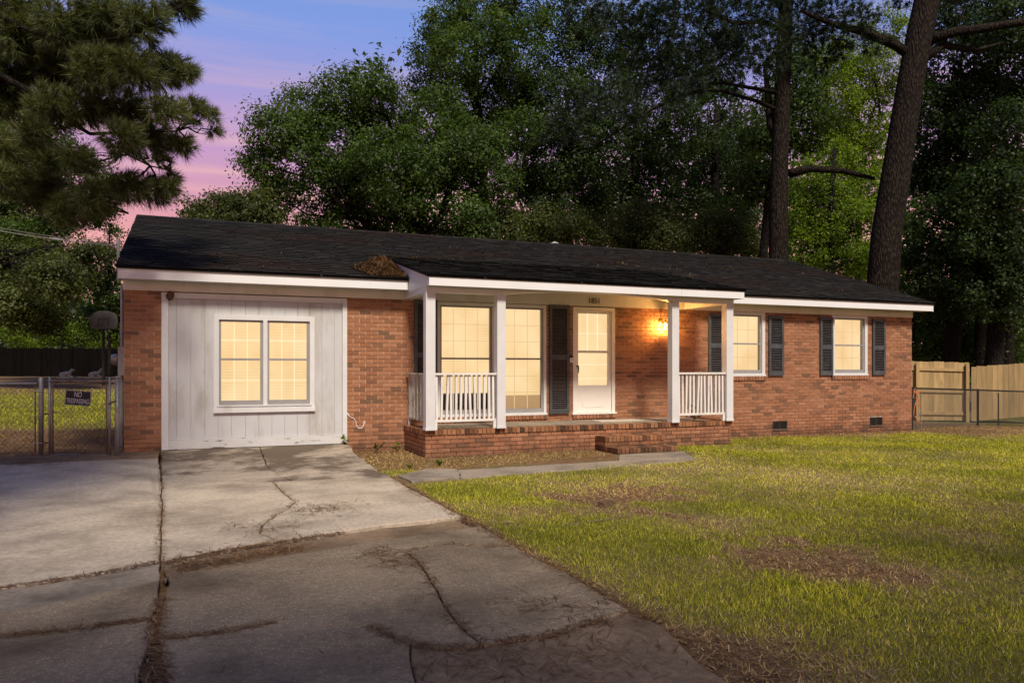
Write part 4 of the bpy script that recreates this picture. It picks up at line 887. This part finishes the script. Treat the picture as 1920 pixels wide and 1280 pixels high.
# left side trees
for i, (lb, x0, Z, bl, mt_, nl) in enumerate([('leafy tree hanging over the old fence at the garage side', 60, 30, [(40, 230, 60), (90, 210, 45), (30, 320, 70), (110, 290, 55), (160, 330, 45), (60, 400, 65), (130, 400, 50), (175, 390, 35), (205, 350, 25), (30, 470, 65), (100, 480, 50), (-30, 300, 80), (-30, 420, 80)], 'leaf_mid', 60000),
        ('pale olive tree low behind the old fence', 70, 27, [(40, 500, 60), (110, 520, 50), (30, 570, 55), (150, 500, 40), (90, 590, 40), (-30, 540, 60), (175, 470, 25)], 'leaf_olive', 36000),
        ('thin-leaved tree between hoop and house corner', 205, 33, [(205, 470, 25), (215, 520, 22), (195, 550, 28), (210, 600, 30), (185, 600, 30), (225, 570, 22), (215, 430, 16)], 'leaf_mid', 9000),
        ('sunny low shrubs behind the hoop', 150, 45, [(110, 620, 30), (150, 625, 30), (185, 630, 26), (70, 630, 30), (30, 625, 30), (215, 630, 25)], 'leaf_bright', 15000)]):
    x0 = x0-150 if i < 2 else x0
    b, t = trk(x0, Z, [(x0, 640, 16 if i < 2 else 6), (x0, 500, 13 if i < 2 else 4), (x0, 420, 9 if i < 2 else 3)] if i < 3 else [(x0, 655, 5), (x0, 640, 4)])
    tree('side_yard_tree', lb, b, t, [], px_blobs(bl, Z, r0, 1.2), nl, mt_, .11, 80+i, sig=.20, twigs=120)
# near pine whose boughs hang in from the left
pb_ = np.array([-6.2, -1.5, -.1]); Zp = 10.5
pine('overhanging_pine', 'needle pine with long boughs hanging over the garage side of the yard', pb_, [(pb_-np.array([0, 0, .2]), .30), (pb_+np.array([.05, 0, 2]), .25), (pb_+np.array([.1, .1, 4.5]), .22), (pb_+np.array([.1, .1, 8]), .15), (pb_+np.array([.1, .1, 11]), .06)],
     [[(pb_+np.array([.1, .1, 5.6]), .09)]+pl_([(-60, -10, 16), (0, 11, 15), (94, 34, 12), (169, 22, 9), (250, 30, 6), (340, 15, 3)], 10.5, 10.5), [(pb_+np.array([.1, .1, 4.9]), .09)]+pl_([(-60, 100, 15), (0, 142, 13), (75, 180, 11), (124, 225, 9), (169, 251, 7), (244, 248, 5), (330, 246, 3)], 10.5, 10.8), pl_([(187, 257, 5), (240, 290, 4), (281, 311, 3), (320, 320, 2)], 10.8, 10.8), pl_([(75, 180, 8), (140, 165, 6), (220, 150, 4), (300, 130, 3)], 10.5, 10.2), [(pb_+np.array([.1, .1, 4.0]), .07)]+pl_([(-50, 330, 11), (40, 370, 9), (130, 385, 7), (200, 390, 5), (240, 400, 3)], 10.8, 11), pl_([(0, 30, 9), (60, 60, 7), (150, 80, 5), (240, 70, 3)], 10.4, 10)],
     px_blobs([(40, 20, 50), (60, 70, 55), (130, 50, 55), (200, 25, 50), (200, 80, 50), (270, 40, 45), (340, 10, 32), (30, 130, 50), (110, 130, 55), (190, 130, 50), (260, 130, 45), (320, 130, 35), (355, 135, 18), (100, 200, 45), (170, 200, 45), (240, 205, 42), (310, 205, 32), (360, 205, 26), (400, 215, 14), (400, 245, 12), (230, 260, 38), (290, 260, 36), (340, 270, 24), (300, 300, 15), (320, 330, 14), (240, 350, 32), (290, 355, 32), (180, 370, 38), (130, 395, 34), (320, 350, 15), (60, 370, 30), (10, 60, 40), (10, 190, 40), (60, 250, 36), (10, 280, 36), (90, 300, 30), (150, 300, 30), (20, 340, 34), (90, 350, 30)], Zp, r0, .55), 6200, 26, .165, .0085, 'needle', 90, 'bark_dark', twigs=1500, shell=.1, out=(.5, 0, 0))
# far wood along the horizon behind the fences
rr = np.random.default_rng(99); NF = 5200; aa = rr.uniform(-1.0, 1.05, NF); Zf = rr.uniform(62, 95, NF)
hh = np.where(aa < -.30, 8., 8+15*sstep(-.30, -.16, aa)+2.5*np.sin(aa*31)+2*np.sin(aa*67+1))
cl = np.stack([CAM[0]+np.sin(aa+YAW)*Zf/np.cos(aa)*np.cos(aa), CAM[1]+np.cos(aa+YAW)*Zf, rr.uniform(0, 1, NF)**1.35*hh], -1); idx = np.repeat(np.arange(NF), 22)
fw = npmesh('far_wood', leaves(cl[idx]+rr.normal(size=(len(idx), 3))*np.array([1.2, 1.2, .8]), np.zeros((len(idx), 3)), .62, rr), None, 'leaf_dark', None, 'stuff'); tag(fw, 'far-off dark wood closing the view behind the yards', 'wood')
# unseen trees added behind and beside the viewer to shade the near ground
for i, (x, y, h, r) in enumerate(((-3.2, -10.3, 12.8, 3.4), (-6.5, -22.5, 17, 4.4), (.8, -23.2, 16.8, 4.4), (8, -24.2, 17, 4.4), (15.5, -23.8, 17, 4.4), (22, -17.6, 16, 4.4))):
    b = np.array([x, y, float(gz(x, y))]); rq = np.random.default_rng(200+i)
    bl = [(b+np.array([rq.uniform(-1, 1)*r*.6, rq.uniform(-1, 1)*r*.6, h-r+rq.uniform(-.6, .45)*r]), r*rq.uniform(.45, .65)) for _ in range(9)]
    tree('added_shade_tree', ['unseen tree added for shade beside the driveway before the gate', 'unseen tree added for shade, farthest out past the gate', 'unseen tree added for shade, facing the driveway joint', 'unseen tree added for shade, facing the front walk', 'unseen tree added for shade, facing the bedroom windows', 'unseen tree added for shade, facing the board fence'][i], b, [(b-np.array([0, 0, .2]), .2), (b+np.array([0, 0, 2.5]), .16), (b+np.array([.1, 0, h-r]), .1)], [], bl, (13000, 15000, 16000, 15000, 14000, 13000)[i], 'leaf_mid', .26, 210+i, sig=.55, group='unseen trees added for shade', twigs=40)

# ------------------------------------------------------------------ grass, straw and litter
def scatter(n, x0, x1, y0, y1, rr): return rr.uniform(x0, x1, n), rr.uniform(y0, y1, n)
def inwalk(x, y):
    top = np.interp(x, [3.2, 4.0, 5.2, 7.25, 8.6], [-3.25, -2.75, -2.6, -2.1, -2.1]); bot = np.interp(x, [3.2, 3.6, 4.6, 6.2, 7.9, 8.3], [-3.95, -3.85, -3.6, -3.3, -3.05, -2.6]); return (y < top+.02) & (y > bot-.02) & (x < 8.5) & (x > 3.2)
def blades(x, y, h, wd, rr, lean=.55):
    n = len(x); z = gz(x, y)-.004; a = rr.uniform(0, 6.283, n); s = np.stack([np.cos(a), np.sin(a), 0*a], -1)*wd[:, None]*.5; b = np.stack([x, y, z], -1)
    ld = np.stack([rr.normal(size=n)*lean, rr.normal(size=n)*lean, np.ones(n)], -1); return np.stack([b-s, b+s, b+unit(ld)*h[:, None]], 1)
rr = np.random.default_rng(314)
def grass_pts(n, dry):
    x, y = scatter(n, 3.0, 24, -12.2, 0.3, rr); dist = np.hypot(x-CAM[0], y-CAM[1]); ok = rr.random(n) < np.clip((3.6/np.maximum(dist, 1))**1.15, 0, 1)
    ok &= np.abs(np.arctan2((x-CAM[0])*CY-(y-CAM[1])*SY, (x-CAM[0])*SY+(y-CAM[1])*CY)) < .68
    x, y = x[ok], y[ok]; c = cover(x, y); dd = dryness(x, y); k = rr.random(len(x))
    keep = (k < (c*(1.05-.75*dd) if not dry else (.2+.8*dd)*np.clip(c+.35, 0, 1)))
    keep &= ~inwalk(x, y) & ~((x < DX+.02+.05*vnoise(x, y, 9, 3)) & (y > -9.3)) & ~((x > 4.25) & (x < 10.2) & (y > -1.3)) & ~((x > 7.2) & (x < 8.5) & (y > -2.1)) & ~((x < 16.4) & (y > -.03)) & (x > DX-.35)
    return x[keep], y[keep]
x, y = grass_pts(2400000, False); n = len(x); dist = np.hypot(x-CAM[0], y-CAM[1])
V = blades(x, y, rr.uniform(.018, .05, n)*(1+.35*vnoise(x, y, 3, 1)), rr.uniform(.004, .007, n)*np.clip(dist/6, 1, 2.2), rr)
tag(npmesh('grass', V, None, 'grass_green', None, 'stuff'), 'short green lawn grass beside the driveway', 'grass')
x, y = grass_pts(1500000, True); n = len(x); dist = np.hypot(x-CAM[0], y-CAM[1])
V = blades(x, y, rr.uniform(.015, .05, n), rr.uniform(.003, .006, n)*np.clip(dist/6, 1, 2.2), rr, 1.6)
tag(npmesh('dry_grass', V, None, 'grass_dry', None, 'stuff'), 'dry straw-coloured grass thinning the lawn', 'grass')
# lawn in the back yard behind the gate
x, y = scatter(60000, -14, 0, 3.5, 19, rr); k = cover(x, y) > rr.random(len(x)); x, y = x[k], y[k]; n = len(x)
tag(npmesh('yard_grass', blades(x, y, rr.uniform(.05, .10, n), rr.uniform(.012, .022, n), rr), None, 'grass_green', None, 'stuff'), 'green back-yard grass seen through the gate', 'grass')
def straws(x, y, z, ln, wd, rr, tilt=.12):
    n = len(x); a = rr.uniform(0, 6.283, n); d = np.stack([np.cos(a), np.sin(a), rr.normal(size=n)*tilt], -1)*(ln*rr.uniform(.4, 1.2, n))[:, None]*.5; s = np.stack([-np.sin(a), np.cos(a), 0*a], -1)*wd*.5; c = np.stack([x, y, z+np.abs(d[:, 2])+.003], -1)
    return np.stack([c-d-s, c+d-s, c+d+s, c-d+s], 1)
def along(pts, n, spread, rr):
    P = np.array(pts); L_ = np.linalg.norm(np.diff(P[:, :2], axis=0), axis=1); k = rr.choice(len(L_), n, p=L_/L_.sum()); t = rr.random((n, 1)); q = P[k]+(P[k+1]-P[k])*t; q[:, :2] += rr.normal(size=(n, 2))*spread; return q
parts = []
def addl(pts, n, spread, dz_=0.0):
    q = along(pts, n, spread, rr); z = np.where(q[:, 0] < DX, np.array([dz(v) for v in q[:, 1]]), -.09)+dz_; parts.append((q[:, 0], q[:, 1], z))
addl(J1r[1:]+[J1r[3]+W(.1, -1.2)], 650, .016, -.006); addl(J1l[1:]+[J1l[3]+W(0, -1.2)], 350, .014, -.006); addl(J1u, 260, .02); addl(U[3:9], 600, .03, -.01); addl(U[:4], 200, .015)
mid = [(a+b_)/2 for a, b_ in zip(U[4:8], Lr[:4])]; addl(mid, 900, .07, -.02); addl(C2a[:4], 320, .022, -.006); addl(C1, 220, .02); addl(C2a[5:]+C2b, 260, .02); addl(crkB, 160, .02); addl(C5, 200, .02)
addl(PX((570, 955), (640, 950)), 260, .16); addl(PX((440, 985), (560, 990)), 120, .18); addl(PX((700, 1030), (750, 1060)), 200, .1); addl(PX((960, 1130), (1180, 1150)), 110, .12)
addl([W(DX, -3.6), W(DX, -9.2)], 1500, .045, -.005); addl(PX((800, 1240), (1200, 1220)), 420, .25, -.01); addl(PX((20, 870), (290, 890)), 1500, .14); addl([W(-5, -.6), W(-.2, -.35)], 2600, .22, .05)
for _ in range(420):
    q = W(rr.uniform(-4, 3.2), rr.uniform(-9.5, -.8)); parts.append((np.array([q[0]]), np.array([q[1]]), np.array([dz(q[1])])))
X_ = np.concatenate([p[0] for p in parts]); Y_ = np.concatenate([p[1] for p in parts]); Z_ = np.concatenate([p[2] for p in parts])
tag(npmesh('pine_straw', straws(X_, Y_, Z_, .10, .0042, rr), None, 'straw', None, 'stuff'), 'brown pine straw drifted into the driveway joints and cracks', 'pine straw')
# mulch on the bare patches and beds
def patch_pts(n):
    x, y = scatter(n, 3.0, 24, -11.5, 1.2, rr); c = cover(x, y); k = (rr.random(n) < (1-c)**1.5*.9) & ~inwalk(x, y) & (x > DX-.2) & ~((x > 4.25) & (x < 10.2) & (y > -1.3)) & ~((x < 16.35) & (y > -.02)) & ~((x > 7.2) & (x < 8.5) & (y > -2.1)); return x[k], y[k]
x, y = patch_pts(330000); V = straws(x, y, gz(x, y)+rr.random(len(x))*.012, .05, .0048, rr, .25)
tag(npmesh('mulch', V, None, 'mulch', None, 'stuff'), 'brown bark mulch and clippings on the bare lawn patches', 'mulch')
x, y = scatter(9000, -6, .3, -.2, 5.5, rr); tag(npmesh('gate_litter', straws(x, y, gz(x, y), .13, .008, rr, .25), None, 'straw', None, 'stuff'), 'brown pine straw lying around the chain-link gate', 'pine straw')
# straw on the roof
q = []; 
for _ in range(5200):
    u_, v_ = rr.random(), rr.random(); yv = -.33+1.55*u_; wd_ = .85*(1-.55*abs(2*u_-.75)); xv = PX0-.04-wd_*v_**1.5*(1.2-u_*.6); q.append((xv, yv, roofz(yv)+.012+.035*max(0, 1-(PX0-xv)/.5)*(1-abs(2*u_-.8))*rr.random()))
for _ in range(500):
    xv, yv = rr.uniform(-.05, 16.5), rr.uniform(-.3, 4.2)
    if PX0-.1 < xv < PX1+.05 and yv < PYB: zv = PZF+(yv-PYF)*PSL+.015
    else: zv = roofz(yv)+.015
    q.append((xv, yv, zv))
for cx, cy in ((4.9, 1.2), (10.6, 1.6), (10.9, 1.1), (9.5, 2.0), (5.6, 1.5), (1.2, .6), (12.6, 2.2)):
    for _ in range(90):
        xv, yv = cx+rr.normal()*.3, cy+rr.normal()*.1; zv = max(roofz(yv), PZF+(yv-PYF)*PSL if PX0 < xv < PX1 and yv < PYB else -9)+.016; q.append((xv, yv, zv))
q = np.array(q); tag(npmesh('roof_straw', straws(q[:, 0], q[:, 1], q[:, 2], .12, .005, rr, .3), None, 'straw', None, 'stuff'), 'heap of brown pine straw caught in the roof valley by the porch', 'pine straw')
# small plants by the wall
def weed(x, y, h, n, seed, label, mat='leaf_bright', z=None):
    rq = np.random.default_rng(seed); b = np.array([x, y, float(gz(x, y)) if z is None else z]); root = empty('weed', b, label, 'plant', None); m = MB(); V = []
    for _ in range(n):
        tip_ = b+np.array([rq.normal()*h*.4, -abs(rq.normal())*h*.3, h*rq.uniform(.5, 1)]); c = curve(b, tip_, .1, 4, rq, .1); m.tube(c, [.004, .003, .003, .002], 4, cap=False)
        V.append(c[rq.integers(1, 4, 5)]+rq.normal(size=(5, 3))*h*.1)
    m.build('stem', 'leaf_mid', root, fix=False); npmesh('leaves', leaves(np.concatenate(V), np.zeros((n*5, 3)), h*.45, rq, 1.0), None, mat, root, org=b)
weed(3.26, -.12, .16, 4, 1, 'small broad-leaved weed at the foot of the garage trim', z=.03); weed(4.1, -.22, .16, 4, 2, 'low weed in the corner of wall and porch'); weed(3.75, -.18, .15, 5, 3, 'dry weed sprouting at the foot of the brick panel', 'leaf_olive'); weed(9.5, -1.02, .3, 4, 4, 'weed growing up inside the bedroom-end railing', 'leaf_mid', z=.323); weed(4.2, -2.3, .10, 7, 5, 'green weed clump in the bed before the porch'); weed(3.7, -2.5, .09, 6, 6, 'green weed clump at the driveway corner of the bed')
p = PG(1135, 950, -.1); bl_ = MB().obox((p[0], p[1], p[2]+.03), (.13, .05, .01), (-.03, .08, 0), (0, .01, .06)).build('wood_lump', 'mud'); tag(bl_, 'small dark lump of wood on the mulch patch', 'lump')
st_ = [PG(*q, -.08) for q in ((1060, 983), (1100, 978), (1140, 973), (1180, 967), (1192, 964))]; tw = MB().tube(st_, [.003, .004, .004, .003, .002], 5).build('fallen_twig', 'rusty_pipe'); tag(tw, 'long thin fallen twig on the lawn below the mulch patch', 'twig')

# ------------------------------------------------------------------ fences
def chain_panel(parent, a, b, z0a, z0b, h, pitch=.075, mat='wire_dark', r=.0019):
    a, b = np.array(a, float), np.array(b, float); ln = np.linalg.norm(b-a); m = MB(); n = int((ln+h)/pitch)
    def pt(s, t): q = a+(b-a)*(s/ln); return np.array([q[0], q[1], z0a+(z0b-z0a)*s/ln+t])
    for k in range(n):
        s = k*pitch
        for sg in (1, -1):
            # diagonal wires clipped to the panel
            if sg == 1: s0, t0 = s-h, 0.; s1, t1 = s, h
            else: s0, t0 = s, 0.; s1, t1 = s-h, h
            def clip(sa, ta, sb, tb):
                if sa < 0: ta = ta+(0-sa)*(tb-ta)/(sb-sa); sa = 0
                if sa > ln: ta = ta+(ln-sa)*(tb-ta)/(sb-sa); sa = ln
                return sa, ta
            if max(s0, s1) <= 0 or min(s0, s1) >= ln: continue
            A_ = clip(s0, t0, s1, t1); B_ = clip(s1, t1, s0, t0); m.tube([pt(*A_), pt(*B_)], r, 3, cap=False)
    return m.build('wire_mesh', mat, parent, 'stuff', fix=False)
gA, gB = PG(77, 859, -.03), PG(225, 857, .0); gA[2] = float(gz(*gA[:2])); gB[2] = float(gz(*gB[:2])); gB[0] = min(gB[0], -.06)
ftop = 1.283-20*11.2/FPX
fl = empty('chain_link_fence', (gA[0]-1.5, gA[1], gA[2]), 'galvanised chain-link fence running off from the gate post', 'fence')
MB().tube([(gA[0], gA[1], gA[2]-.1), (gA[0], gA[1], ftop+.01), (gA[0], gA[1], ftop+.03)], [.034, .034, .02], 12).build('post', 'galvanised', fl, smooth=True)
fe = np.array([gA[0]-4.5, gA[1]+.5]); MB().tube([(gA[0]-.05, gA[1], ftop-.06), (fe[0], fe[1], ftop-.10)], .021, 10).build('top_rail', 'galvanised', fl, smooth=True); MB().tube([(fe[0], fe[1], -.2), (fe[0], fe[1], ftop)], .03, 10).build('post', 'galvanised', fl)
MB().tube([(gA[0]-.075, gA[1]+.01, gA[2]+.02), (gA[0]-.075, gA[1]+.01, ftop-.06)], .010, 8).build('tension_bar', 'rusty_pipe', fl)
for zz in (.22, .62, .98): MB().tube([(gA[0]-.08, gA[1]-.02, gA[2]+zz), (gA[0]+.03, gA[1]-.036, gA[2]+zz)], .008, 6).build('band', 'galvanised', fl)
chain_panel(fl, (gA[0]-.06, gA[1]), fe, gA[2], -.1, ftop-.07-gA[2])
fg = empty('gate_post', (gB[0], gB[1], gB[2]), 'galvanised steel post between gate and brick corner', 'post'); MB().tube([(gB[0], gB[1], gB[2]-.1), (gB[0], gB[1], ftop+.02)], .034, 12).build('pipe', 'galvanised', fg, smooth=True); MB().tube([(gB[0], gB[1], ftop+.02), (gB[0], gB[1], ftop+.035), (gB[0], gB[1], ftop+.05)], [.038, .036, .015], 12).build('cap', 'galvanised', fg, smooth=True)
ga = empty('chain_link_gate', ((gA[0]+gB[0])/2, (gA[1]+gB[1])/2, gA[2]), 'rusty pipe-framed chain-link gate closing the side yard', 'gate')
dirg = unit((gB-gA)[:2]); g0 = gA[:2]+dirg*.14; g1 = gB[:2]-dirg*.12; gz0, gz1 = -.0, ftop-.03
for q, sgn in ((g0, 1), (g1, -1)):
    MB().tube([(q[0], q[1], gz0-.02), (q[0], q[1], gz1+.07)], .019, 10).build('stile', 'galvanised', ga, smooth=True); q2 = q+dirg*.045*sgn; MB().tube([(q2[0], q2[1], gz0), (q2[0], q2[1], gz1)], .012, 8).build('stile', 'rusty_pipe', ga, smooth=True)
for zz, mm_ in ((gz1, 'rusty_pipe'), (gz0+.02, 'galvanised')): MB().tube([(g0[0], g0[1], zz), (g1[0], g1[1], zz)], .019, 10).build('rail', mm_, ga, smooth=True)
for zz in (.2, .62): MB().tube([(gA[0], gA[1]-.01, zz), (g0[0], g0[1]-.01, zz)], .014, 6).build('hinge', 'rusty_pipe', ga)
MB().tube([(g1[0]-.01, g1[1]-.02, .78), (gB[0], gB[1]-.03, .82)], .016, 6).build('latch', 'rusty_pipe', ga)
chain_panel(ga, g0+dirg*.05, g1-dirg*.05, gz0, gz0, gz1-gz0)
# the sign on the gate
sy_ = -.03
def onGate(px, py):
    r = ray(px, py); nrm = np.array([-dirg[1], dirg[0]]); t = np.dot(gA[:2]-CAM[:2], nrm)/np.dot(r[:2], nrm); return CAM+r*t
c4 = [onGate(*q) for q in ((126, 730.5), (174, 734), (172, 761), (123, 758))]; ctr = sum(c4)/4; ux = unit((c4[1]-c4[0])+(c4[2]-c4[3])); uz = unit((c4[0]-c4[3])+(c4[1]-c4[2])); wS = np.linalg.norm(c4[1]-c4[0]); hS = np.linalg.norm(c4[0]-c4[3]); un = unit(np.cross(ux, uz)); ctr = ctr+un*.03
sg = empty('no_trespassing_sign', ctr-uz*hS/2, 'small tilted black sign reading NO TRESPASSING wired to the gate', 'sign')
MB().obox(ctr, ux*wS, uz*hS, un*.004).build('plate', 'sign_black', sg)
m = MB(); 
for a_, b_, c_, d_ in ((0, .5, 1, .02), (0, -.5, 1, .02), (.5, 0, .014, 1), (-.5, 0, .014, 1)):
    m.obox(ctr+ux*wS*a_*.965+uz*hS*b_*.945+un*.0026, ux*wS*c_*.97, uz*hS*d_*.95, un*.0012)
m.build('border', 'sign_white', sg)
MT = Matrix(((ux[0], uz[0], un[0], 0), (ux[1], uz[1], un[1], 0), (ux[2], uz[2], un[2], 0), (0, 0, 0, 1)))
for s_, size_, xs_, off in (('NO', hS*.50, .72, .22), ('TRESPASSING', hS*.46, .62, -.22)):
    me = text_mesh(s_, size_, xs_, .0006, .0012); wd_ = max(v.co.x for v in me.vertices)-min(v.co.x for v in me.vertices)
    if wd_ > wS*.88: me.transform(Matrix.Diagonal((wS*.88/wd_, 1, 1, 1)))
    me.transform(MT); link('lettering', me, 'sign_white', ctr+uz*hS*off+un*.0032, sg)
# chain-link at the far end of the house
ch = empty('chain_link_fence', (19.5, .9, -.2), 'black chain-link fence between the house corner and the new boards', 'fence')
cp = [(np.array([16.43, .12]), -.14, .84), (np.array([20.8, 1.65]), -.24, .71), (np.array([23.6, 2.0]), -.33, .62)]
for i, (q, z0, z1) in enumerate(cp): MB().tube([(q[0], q[1], z0-.15), (q[0], q[1], z1+.02)], .045 if i == 0 else .03, 10).build('post', 'black_pipe', ch)
for (a_, za, zb), (b_, zc, zd) in zip(cp[:-1], cp[1:]):
    MB().tube([(a_[0], a_[1], zb-.01), (b_[0], b_[1], zd-.01)], .02, 8).build('top_rail', 'black_pipe', ch); chain_panel(ch, a_, b_, za, zc, zb-za, .075, 'wire_dark', .0026)
q = PZ(1872, 745, 21.6); MB().tube([(q[0], q[1], -.4), (q[0], q[1], .60)], .018, 8).build('line_post', 'black_pipe', ch); q = PZ(1727, 745, 17.9); MB().tube([(q[0], q[1], -.3), (q[0], q[1], .78)], .012, 8).build('line_post', 'galvanised', ch)
sp_ = []
for pts in (((1716, 727), (1712, 745), (1719, 748), (1714, 765), (1713, 778)), ((1716, 733), (1722, 748), (1726, 763), (1716, 757)), ((1715, 779), (1720, 788), (1726, 794)), ((1713, 735), (1728, 734))):
    sp_.append([PZ(x, y, 16.98) for x, y in pts])
ms = MB()
stp = empty('orange_strap', sp_[0][-1], 'tangled orange straps tied around the black corner post', 'strap')
for c in sp_: MB().tube(c, .011, 5).build('strap_length', 'orange_strap', stp)
# new board fence, two runs, each board its own piece
def boards(name, label, a, b, z0a, z0b, z1a, z1b, wd, th, mat, gap=.004, rails=True, railside=-1, posts=(), jit=.01):
    a, b = np.array(a, float), np.array(b, float); ln = np.linalg.norm(b-a); u_ = (b-a)/ln; nn = np.array([-u_[1], u_[0]])
    if np.dot(nn, a-CAM[:2]) > 0: nn = -nn                     # nn points at the viewer
    root = empty(name, (*((a+b)/2), min(z0a, z0b)), label, 'fence'); n = int(ln/wd)
    for k in range(n):
        q = a+u_*(k+.5)*ln/n; t = (k+.5)/n; lo = z0a+(z0b-z0a)*t; hi = z1a+(z1b-z1a)*t+rnd.uniform(-jit, jit)
        MB().obox((q[0], q[1], (lo+hi)/2), (*(u_*(ln/n-gap)), 0), (*(nn*th), 0), (0, 0, hi-lo)).build('board', mat, root, fix=False)
    if rails:
        for fz_, hh in ((.87, .09), (.5, .09), (.12, .09)):
            p0 = np.array([*a, z0a+(z1a-z0a)*fz_]); p1 = np.array([*b, z0b+(z1b-z0b)*fz_]); c = (p0+p1)/2; c[:2] += nn*railside*-(th/2+.022); MB().obox(c, p1-p0, (*(nn*.04), 0), (0, 0, hh)).build('rail', mat, root)
    for t in posts:
        q = a+u_*ln*t+nn*railside*-(th/2+.09); lo = z0a+(z0b-z0a)*t; hi = z1a+(z1b-z1a)*t; MB().obox((q[0], q[1], (lo+hi)/2-.05), (*(u_*.09), 0), (*(nn*.09), 0), (0, 0, hi-lo)).build('post', mat, root)
    return root
A0, A1, B1 = PZ(1640, 690, 24.6), PZ(1817, 690, 24), PZ(1985, 690, 22.9)
boards('board_fence', 'new cedar board fence showing its rails, behind the house corner', A0[:2], A1[:2], -.36, -.34, 1.56, 1.47, .14, .018, 'new_cedar', posts=(.45, .97))
boards('board_fence', 'new cedar board fence with smooth face toward the lawn', A1[:2]+np.array([.02, -.06]), B1[:2], -.36, -.05, 1.34, 1.52, .14, .018, 'new_cedar', railside=1)
o0_, o1_ = PZ(-90, 690, 44), PZ(222, 690, 41)
boards('old_fence', 'weathered black board fence at the back of the side yard', o0_[:2], o1_[:2], .55, .55, 2.50, 2.36, .16, .02, 'old_fence', .012, posts=(.2, .5, .8), railside=1, jit=.03)
# back yard things
hp = PZ(194, 690, 30); hz = float(gz(hp[0], hp[1]))
ho = empty('basketball_hoop', (hp[0], hp[1], hz), 'weathered fan-shaped basketball backboard on a pole in the back yard', 'basketball hoop')
MB().tube([(hp[0], hp[1], hz-.2), (hp[0], hp[1], 2.95)], .055, 10).build('pole', 'black_pipe', ho)
bc = PZ(194.5, 600, 29.8); ur = np.array([CY, -SY, 0]); uf = np.array([SY, CY, 0]); prof = [(-.50, -.30), (-.55, -.05), (-.52, .15), (-.40, .28), (-.2, .345), (0, .36), (.2, .345), (.40, .28), (.52, .15), (.55, -.05), (.50, -.30), (.38, -.34), (-.38, -.34)]
m = MB(); n = len(prof)
for k_ in (-.02, .02):
    for a_, b_ in prof: m.v.append(tuple(bc+ur*a_+uf*k_+np.array([0, 0, b_])))
m.f = [tuple(range(n)), tuple(range(n, 2*n))[::-1]]+[(k, n+k, n+(k+1) % n, (k+1) % n) for k in range(n)]; m.build('backboard', 'backboard_grey', ho)
m = MB()
for a_, b_, w_, h_ in ((0, .06, .42, .02), (-.2, -.1, .02, .32), (.2, -.1, .02, .32)): m.obox(bc+ur*a_-uf*.024+np.array([0, 0, b_]), ur*w_, uf*.005, (0, 0, h_))
m.build('target_square', 'black_pipe', ho)
rc = bc-uf*.28+np.array([0, 0, -.24]); MB().tube([rc+ur*.22*math.cos(a_)+uf*.22*math.sin(a_) for a_ in np.linspace(0, 6.2832, 20)], .011, 6).build('rim', 'rusty_pipe', ho)
def statue(px, label):
    c = PZ(px, 712, 36); c[2] = float(gz(c[0], c[1])); r_ = empty('lawn_statue', c, label, 'statue', 'pale animal statues by the old fence')
    B3 = lambda t, zz, d_=0: tuple(c+ur*t-uf*d_+np.array([0, 0, zz]))
    MB().obox(c+np.array([0, 0, .03]), ur*.78, uf*.3, (0, 0, .07)).build('plinth', 'statue_stone', r_)
    MB().tube([B3(-.33, .10), B3(-.26, .16), B3(-.08, .19), B3(.10, .21), B3(.18, .27), B3(.21, .34), B3(.27, .385), B3(.34, .37), B3(.37, .36)], [.05, .10, .115, .11, .085, .06, .062, .045, .02], 12).tube([B3(.10, .12, .06), B3(.25, .09, .07), B3(.36, .08, .07)], [.05, .04, .03], 8).tube([B3(-.2, .11, .1), B3(-.05, .09, .12), B3(.02, .08, .12)], [.06, .04, .03], 8).tube([B3(.245, .42, .03), B3(.23, .47, .04)], [.022, .008], 6).build('figure', 'statue_stone', r_, smooth=True)
statue(125, 'pale reclining animal statue on a plinth beside the old dark fence'); statue(180, 'pale reclining animal statue on a plinth beside the old dark fence')
# neighbour's house
nb = PZ(60, 690, 62); nbz = float(gz(nb[0], nb[1])); nh = empty('neighbour_house', (nb[0], nb[1], nbz), 'neighbouring grey house with a brown roof glimpsed through the trees', 'house')
x_, y_ = nb[0], nb[1]; MB().box(x_-9, x_+5, y_, y_+7, nbz-.5, nbz+3.2).build('wall', 'neighbour_wall', nh); MB().prism([(y_-.5, nbz+3.15), (y_+3.5, nbz+5.2), (y_+7.5, nbz+3.15)], 'x', x_-9.5, x_+5.5).build('roof', 'neighbour_roof', nh)
for dx in (-6, -2, 2.5): wq = MB().box(x_+dx-.6, x_+dx+.6, y_-.06, y_-.01, nbz+1.0, nbz+2.4).build('window', 'fascia_white', nh); MB().box(x_+dx-.5, x_+dx+.5, y_-.08, y_-.065, nbz+1.1, nbz+2.3).build('pane', 'dark_interior', wq)
# overhead service wire
we, w0 = PY(222, 461, 2.3), PZ(-420, 318, 16); n = 14
cab = empty('service_cable', we, 'grey overhead service cable sagging to the garage end of the roof', 'cable')
def sagc(a, b, sag): t = np.linspace(0, 1, n)[:, None]; p = a+(b-a)*t; p[:, 2] -= (sag*4*t*(1-t)).ravel(); return p
MB().tube(sagc(w0, we, .25), .008, 6).build('cable_strand', 'cable_grey', cab); MB().tube(sagc(w0+np.array([0, 0, .05]), we+np.array([0, 0, .02]), .22), .004, 5).build('cable_strand', 'cable_grey', cab); kn = sagc(w0, we, .25)[-3]; MB().tube([kn-np.array([.09, 0, -.01]), kn, kn+np.array([.09, 0, -.005])], [.018, .026, .018], 8).build('clamp', 'cable_grey', cab)
MB().tube([we+np.array([0, 0, -.6]), we+np.array([0, 0, .12])], .025, 8).build('mast', 'meter_grey', cab)
